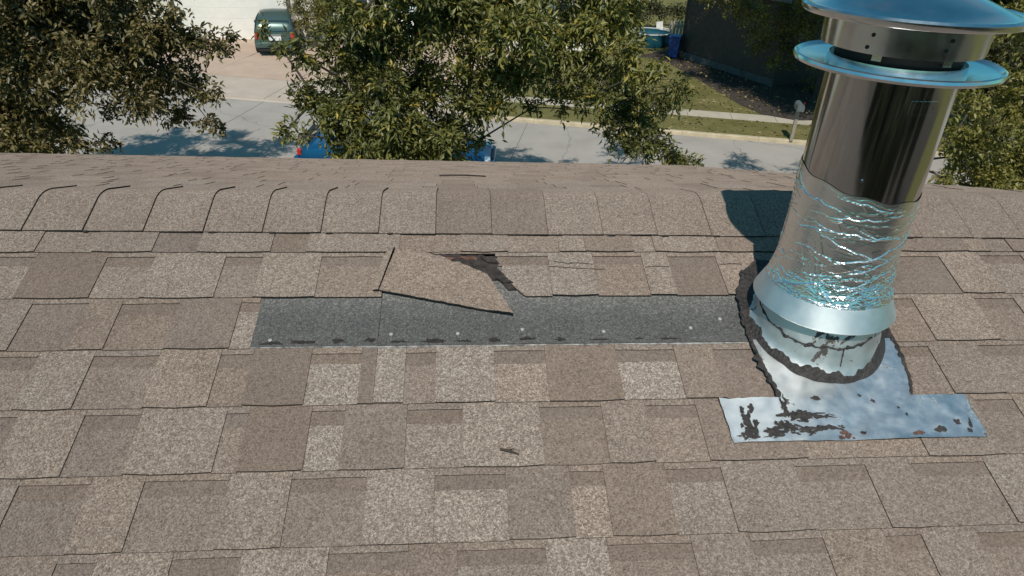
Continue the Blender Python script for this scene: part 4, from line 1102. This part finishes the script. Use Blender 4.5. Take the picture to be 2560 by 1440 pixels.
# ------------------------------------------------------------------ cars
def car(name, label, loc, rz, L, W, H, style, paint, group=None):
    """front towards +x of the car; rings lofted from tail to nose"""
    root = thing(name, label, 'car', loc, rz, group)
    hl = L / 2; cl_ = .2; bz = H * .56
    if style == 'van':
        st_ = [(-hl, .34, .9, .80, bz * .98, bz), (-hl + .10, .22, .97, .93, bz * 1.02, H * .80), (-hl + .42, cl_, 1, .96, bz * 1.02, H * .985), (-hl * .3, cl_, 1, .97, bz, H), (hl * .25, cl_, 1, .96, bz * .98, H * .98), (hl * .42, cl_, 1, .95, bz * .96, H * .86), (hl * .66, cl_, .99, .93, bz * .94, bz * 1.02), (hl - .12, cl_ + .02, .95, .9, bz * .80, bz * .84), (hl, .34, .86, .8, bz * .6, bz * .64)]
    else:
        st_ = [(-hl, .36, .86, .78, bz * .86, bz * .92), (-hl + .12, .24, .95, .92, bz * 1.0, bz * 1.06), (-hl * .70, cl_, 1, .95, bz * 1.02, bz * 1.1), (-hl * .36, cl_, 1, .96, bz * 1.02, H * .95), (0, cl_, 1, .96, bz, H), (hl * .18, cl_, 1, .96, bz * .99, H * .95), (hl * .46, cl_, 1, .95, bz * .97, bz * 1.06), (hl - .15, cl_ + .02, .95, .9, bz * .80, bz * .86), (hl, .36, .84, .78, bz * .6, bz * .64)]
    hw = W / 2; rings = []
    for (x, zl, wm, wb, zb, zt) in st_:
        tall = (zt - zb) / (H - bz); wt = wb * (1 - .2 * max(0, min(1, tall)))
        pr = [(0, zl), (hw * wm * .86, zl), (hw * wm, zl + .16), (hw * wm, (zl + zb) / 2 + .04), (hw * wb * .985, zb), (hw * wt, zt - .05 * max(.2, tall)), (hw * wt * .86, zt), (0, zt + .015)]
        rings.append([Vector((x, y, z)) for y, z in pr] + [Vector((x, -y, z)) for y, z in pr[-2:0:-1]])
    m = len(rings[0]); mb = MB()
    fs = [(i * m + q, i * m + (q + 1) % m, (i + 1) * m + (q + 1) % m, (i + 1) * m + q) for i in range(len(rings) - 1) for q in range(m)]
    fs += [tuple(range(m))[::-1], tuple(range((len(rings) - 1) * m, len(rings) * m))]
    mb.add([p for r_ in rings for p in r_], fs); body = mb.build('body', paint, root, True)
    sm = body.modifiers.new('sub', 'SUBSURF'); sm.levels = 1; sm.render_levels = 1

    def pane(name_, q, off=.016, shrink=.88):
        q = [Vector(p) for p in q]; c = sum(q, Vector()) / len(q); n = (q[1] - q[0]).cross(q[2] - q[0]).normalized()
        if n.dot(c - Vector((0, 0, H * .4))) < 0: n = -n
        q = [c + (p - c) * shrink + n * off for p in q]; mb = MB(); lo = [p - n * .05 for p in q]; k_ = len(q)
        mb.add(q + lo, [tuple(range(k_))] + [(i, k_ + i, k_ + (i + 1) % k_, (i + 1) % k_) for i in range(k_)]); return mb.build(name_, M['glass'], root)

    pairs = ((1, 2), (2, 3), (3, 4), (4, 5)) if style == 'van' else ((2, 3), (3, 4), (4, 5))
    for i, j in pairs[(0 if style != 'van' else 0):]:
        for sgn in (1, -1):
            q = [rings[i][4], rings[j][4], rings[j][5], rings[i][5]]
            if style != 'van' and i == 2: q = [rings[i][4].lerp(rings[j][4], .35), rings[j][4], rings[j][5], rings[i][5].lerp(rings[j][5], .55)]
            q = [Vector((p.x, p.y * sgn, p.z)) for p in q]; pane('side_window', q, .012)
    mir = lambda p: Vector((p.x, -p.y, p.z))
    if style == 'van':
        a, b_ = rings[1], rings[2]
        lo, hi = a[4].copy(), b_[5].copy(); lo.x = -hl + .03; lo.z = bz * 1.06; hi.x = -hl + .30; hi.z = H * .91
        pane('rear_window', [lo * 1, mir(lo), mir(hi), hi], .03, .86); f1, f2 = rings[6], rings[5]
        pane('windscreen', [f1[5], mir(f1[5]), mir(f2[5]), f2[5]], .02, .9)
    else:
        a, b_ = rings[2], rings[3]; pane('rear_window', [a[5].lerp(b_[5], .1), mir(a[5].lerp(b_[5], .1)), mir(b_[5]), b_[5]], .02, .88)
        a, b_ = rings[6], rings[5]; pane('windscreen', [a[5], mir(a[5]), mir(b_[5]), b_[5]], .02, .9)
    for x in (-hl * .58, hl * .60):
        for sgn in (1, -1):
            mb = MB(); y = sgn * (hw - .09); r_ = .33
            pr = [(r_ - .02, -.1), (r_, -.07), (r_, .07), (r_ - .02, .1), (r_ * .62, .1), (r_ * .62, -.1)]; n = 24
            vs_ = [Vector((x + rad * math.cos(2 * math.pi * k_ / n), y + yy, r_ + rad * math.sin(2 * math.pi * k_ / n))) for rad, yy in pr for k_ in range(n)]
            mb.add(vs_, [(i * n + k_, i * n + (k_ + 1) % n, ((i + 1) % 6) * n + (k_ + 1) % n, ((i + 1) % 6) * n + k_) for i in range(6) for k_ in range(n)])
            ty = mb.build('wheel', M['tyre'], root, True)
            mb = MB(); mb.tube([(x, y - .09, r_), (x, y + .09, r_)], r_ * .63, 20)
            for k_ in range(5):
                a_ = 2 * math.pi * k_ / 5; mb.box((x + math.cos(a_) * .1, y + sgn * .095, r_ + math.sin(a_) * .1), (.16, .02, .05), Matrix.Rotation(-a_, 3, 'Y'))
            mb.build('rim', M['rim'], ty)
    zl = bz * .95
    for sgn in (1, -1):
        mb = MB(); mb.box((-hl + .075, sgn * hw * .80, zl * (.97 if style == 'van' else .9)), (.12, .15, .26 if style == 'van' else .16)); mb.build('tail_light', M['lamp_red'], root, bevel=.02)
        mb = MB(); mb.box((hl - .13, sgn * hw * .66, bz * .72), (.16, .34, .15)); hd_ = mb.build('headlight', M['lamp_clear'], root, bevel=.03)
        mb = MB(); mb.box((hl - .17, sgn * hw * .86, bz * .70), (.14, .1, .11)); mb.build('turn_light', M['lamp_orange'], hd_, bevel=.02)
        mb = MB(); mb.box((hl * .36, sgn * (hw + .09), bz * 1.05), (.1, .17, .13)); mb.build('mirror', paint, root, bevel=.03)
    mb = MB(); mb.box((-hl - .02, 0, .46), (.16, W * .88, .24)); bp = mb.build('bumper', paint, root, bevel=.05)
    mb = MB(); mb.box((-hl + .06, 0, .27), (.2, W * .8, .14)); mb.build('valance', M['black_plastic'], root, bevel=.03)
    mb = MB(); mb.box((-hl - .012, 0, bz * .82), (.05, .5, .17)); mb.build('licence_plate', M['plate'], root)
    mb = MB(); mb.box((-hl - .0, 0, bz * .98), (.06, .55, .045)); mb.build('tailgate_trim', M['chrome'], root, bevel=.01)
    mb = MB(); mb.box((hl - .02, 0, .42), (.16, W * .86, .26)); mb.build('bumper', paint, root, bevel=.06)
    mb = MB(); mb.box((hl - .02, 0, bz * .66), (.08, W * .42, .13)); mb.build('grille', M['black_plastic'], root, bevel=.02)
    if style != 'van':
        mb = MB(); mb.box((-hl + .16, 0, bz * 1.17), (.22, W * .72, .03)); mb.build('spoiler', M['black_plastic'], root, bevel=.01)
    return root


V_ = gnd(690, 142, .05); ang = math.radians(99)
car('parked_minivan', 'dark grey green minivan parked rear out on the driveway', (V_.x + .05 + math.cos(ang) * 2.3, V_.y + math.sin(ang) * 2.3, .05), ang, 4.3, 1.8, 1.58, 'van', M['paint_green'])
V_ = gnd(845, 72, .05)
car('parked_car', 'silver car facing the street behind the shrub, headlight showing', (V_.x + .45, V_.y + 1.6, .05), math.radians(-94), 4.5, 1.78, 1.45, 'sedan', M['paint_silver'])
V_ = gnd(1000, 122, .05)
car('parked_car', 'white car with a red tail light glimpsed behind the middle tree', (V_.x + .3, V_.y + 2.2, .05), math.radians(84), 4.5, 1.8, 1.5, 'van', M['paint_white'])
bl, brr = gnd(738, 372, .45), gnd(1205, 378, .45)
cx = (bl + brr) / 2 + Vector((.3, 0, 0)); car('parked_car', 'bright blue car on the street mostly hidden by the middle tree', (cx.x, cx.y - .35, .004), SRZ + math.radians(8), 5.0, 1.85, 1.45, 'sedan', M['paint_blue'])

# ------------------------------------------------------------------ small things across the street
P = gnd(1977, 352, .105)
t = thing('mailbox', 'grey green mailbox on a wooden post beside the curb', 'mailbox', P, SRZ)
mb = MB(); mb.box((0, 0, .5), (.1, .1, 1.0)); mb.build('post', M['post_wood'], t, bevel=.006)
mb = MB(); prof = [(-.1, 0), (.1, 0)] + [(.1 * math.cos(a), .12 + .1 * math.sin(a)) for a in np.linspace(0, math.pi, 10)]
mb.add([(x, -.26, 1.0 + z) for x, z in prof] + [(x, .24, 1.0 + z) for x, z in prof], [tuple(range(12))[::-1], tuple(range(12, 24))][::-1] + [(i, (i + 1) % 12, 12 + (i + 1) % 12, 12 + i) for i in range(12)]); mb.build('box', M['mail_metal'], t)
mb = MB(); mb.add([(x * 1.04, -.275, 1.0 + z * 1.02) for x, z in prof] + [(x * 1.04, -.262, 1.0 + z * 1.02) for x, z in prof], [tuple(range(12))[::-1], tuple(range(12, 24))] + [(i, (i + 1) % 12, 12 + (i + 1) % 12, 12 + i) for i in range(12)]); mb.build('door', M['mail_metal'], t)
mb = MB(); mb.box((.112, -.05, 1.15), (.008, .03, .16)); mb.box((.112, -.09, 1.21), (.008, .1, .05)); mb.build('flag', M['lamp_red'], t)
for i, (px, py, h) in enumerate([(1643, 190, .55), (1634, 262, .42)]):
    P = gnd(px, py, .11); mb = MB(); mb.tube([P, P + Vector((.02, 0, h * .5)), P + Vector((.035, 0, h))], [.022, .022, .018], 8)
    tag(mb.build('marker_stake', M['white_plastic'], None, True), ['thin white marker stake standing in the lawn near the leaf bed', 'thin white marker stake beside the sidewalk, among the tree leaves'][i], 'stake', 'marker stakes on the lawn')
# wheeled bin
P = gnd(1682, 144, .114)
t = thing('recycling_bin', 'blue wheeled bin at the corner of the brown house', 'bin', P, math.radians(-25))
mb = MB(); b0 = [(-.2, -.22), (.2, -.22), (.2, .22), (-.2, .22)]; b1 = [(-.27, -.3), (.27, -.3), (.27, .32), (-.27, .32)]
mb.add([(x, y, .05) for x, y in b0] + [(x, y, .92) for x, y in b1], [(3, 2, 1, 0), (4, 5, 6, 7), (0, 1, 5, 4), (1, 2, 6, 5), (2, 3, 7, 6), (3, 0, 4, 7)]); mb.build('body', M['bin_blue'], t, bevel=.02)
mb = MB(); mb.add([(-.3, -.34, .92), (.3, -.34, .92), (.3, .34, .93), (-.3, .34, .93), (-.26, -.28, .98), (.26, -.28, .98), (.26, .3, 1.0), (-.26, .3, 1.0)], [(3, 2, 1, 0), (4, 5, 6, 7), (0, 1, 5, 4), (1, 2, 6, 5), (2, 3, 7, 6), (3, 0, 4, 7)]); mb.build('lid', M['bin_blue'], t, bevel=.01)
mb = MB(); mb.tube([(-.24, .38, .9), (.24, .38, .9)], .018, 8); mb.build('handle', M['black_plastic'], t)
for x in (-.24, .24): mb = MB(); mb.tube([(x - .03, .2, .11), (x + .03, .2, .11)], .11, 16); mb.build('wheel', M['tyre'], t)
# round pool
P = gnd(1622, 112, .1)
t = thing('round_pool', 'round teal garden pool with a pale rim near the brown house', 'pool', P)
R_ = 1.0
mb = MB(); mb.lathe([(R_ * .94, 0), (R_, .1), (R_, .62), (R_ * .97, .62), (R_ * .92, .1)], (0, 0, 0), 40, True); mb.build('side', M['pool_blue'], t, True)
mb = MB(); mb.lathe([(R_ * .955, .62), (R_ * .955, .66), (R_ * 1.03, .66), (R_ * 1.03, .62)], (0, 0, 0), 40, True); mb.build('rim', M['pool_rim'], t)
mb = MB(); mb.lathe([(.001, .5), (R_ * .965, .5)], (0, 0, 0), 40); mb.build('water', M['pool_blue'], t)
# pale fence boards between the pool and the brown house
P0 = gnd(1668, 116, .1); t = thing('fence', 'short pale wooden fence behind the blue bin', 'fence', P0, -.1)
for i in range(6): mb = MB(); mb.box((.05 + i * .17, 0, .62 + random.uniform(-.02, .02)), (.135, .02, 1.2)); mb.build('board', M['fence_wood'], t)
for z in (.35, .95): mb = MB(); mb.box((.5, .03, z), (1.1, .035, .08)); mb.build('rail', M['fence_wood'], t)
# white garden chair by the pool
P = gnd(1652, 104, .1); t = thing('garden_chair', 'white plastic garden chair next to the round pool', 'chair', P, math.radians(30))
mb = MB(); mb.box((0, 0, .42), (.46, .44, .03)); mb.build('seat', M['white_plastic'], t, bevel=.01)
for x, y in ((-.2, -.19), (.2, -.19), (-.2, .19), (.2, .19)): mb = MB(); mb.tube([(x * 1.12, y * 1.15, 0), (x, y, .42)], .022, 8); mb.build('leg', M['white_plastic'], t)
mb = MB(); mb.box((0, .22, .68), (.44, .03, .5), Matrix.Rotation(-.18, 3, 'X')); mb.build('backrest', M['white_plastic'], t, bevel=.01)
for x in (-.24, .24): mb = MB(); mb.box((x, 0, .62), (.045, .44, .025)); mb.build('armrest', M['white_plastic'], t)

# ------------------------------------------------------------------ leaf mass added behind the house to darken the pipe's reflection
RS = np.random.RandomState(3); n = 60000
cen = np.array([(-9, -15, 2.6), (-5.5, -16, 3.4), (-2.5, -15, 3.0), (1, -16.5, 3.6), (4.5, -15.5, 2.8), (-13, -14, 3.0), (9, -15, 3.4), (13, -13, 3.0), (-7, -12.5, 1.6), (-1, -12.5, 1.5), (3, -13, 1.6)])
ci = RS.randint(0, len(cen), n); P = cen[ci] + unit(RS.normal(size=(n, 3))) * (RS.rand(n, 1) ** .4) * np.array([2.6, 1.8, 3.0]); P[:, 2] = np.abs(P[:, 2])
D = unit(RS.normal(size=(n, 3))); L = .16 + .16 * RS.rand(n)
tag(leaf_cloud('added_dark_trees', P, D, L, L * .55, RS.rand(n), M['leaf_dark']), 'added mass of dark leaves behind the house, darkening the pipe reflection', 'trees', kind='stuff')
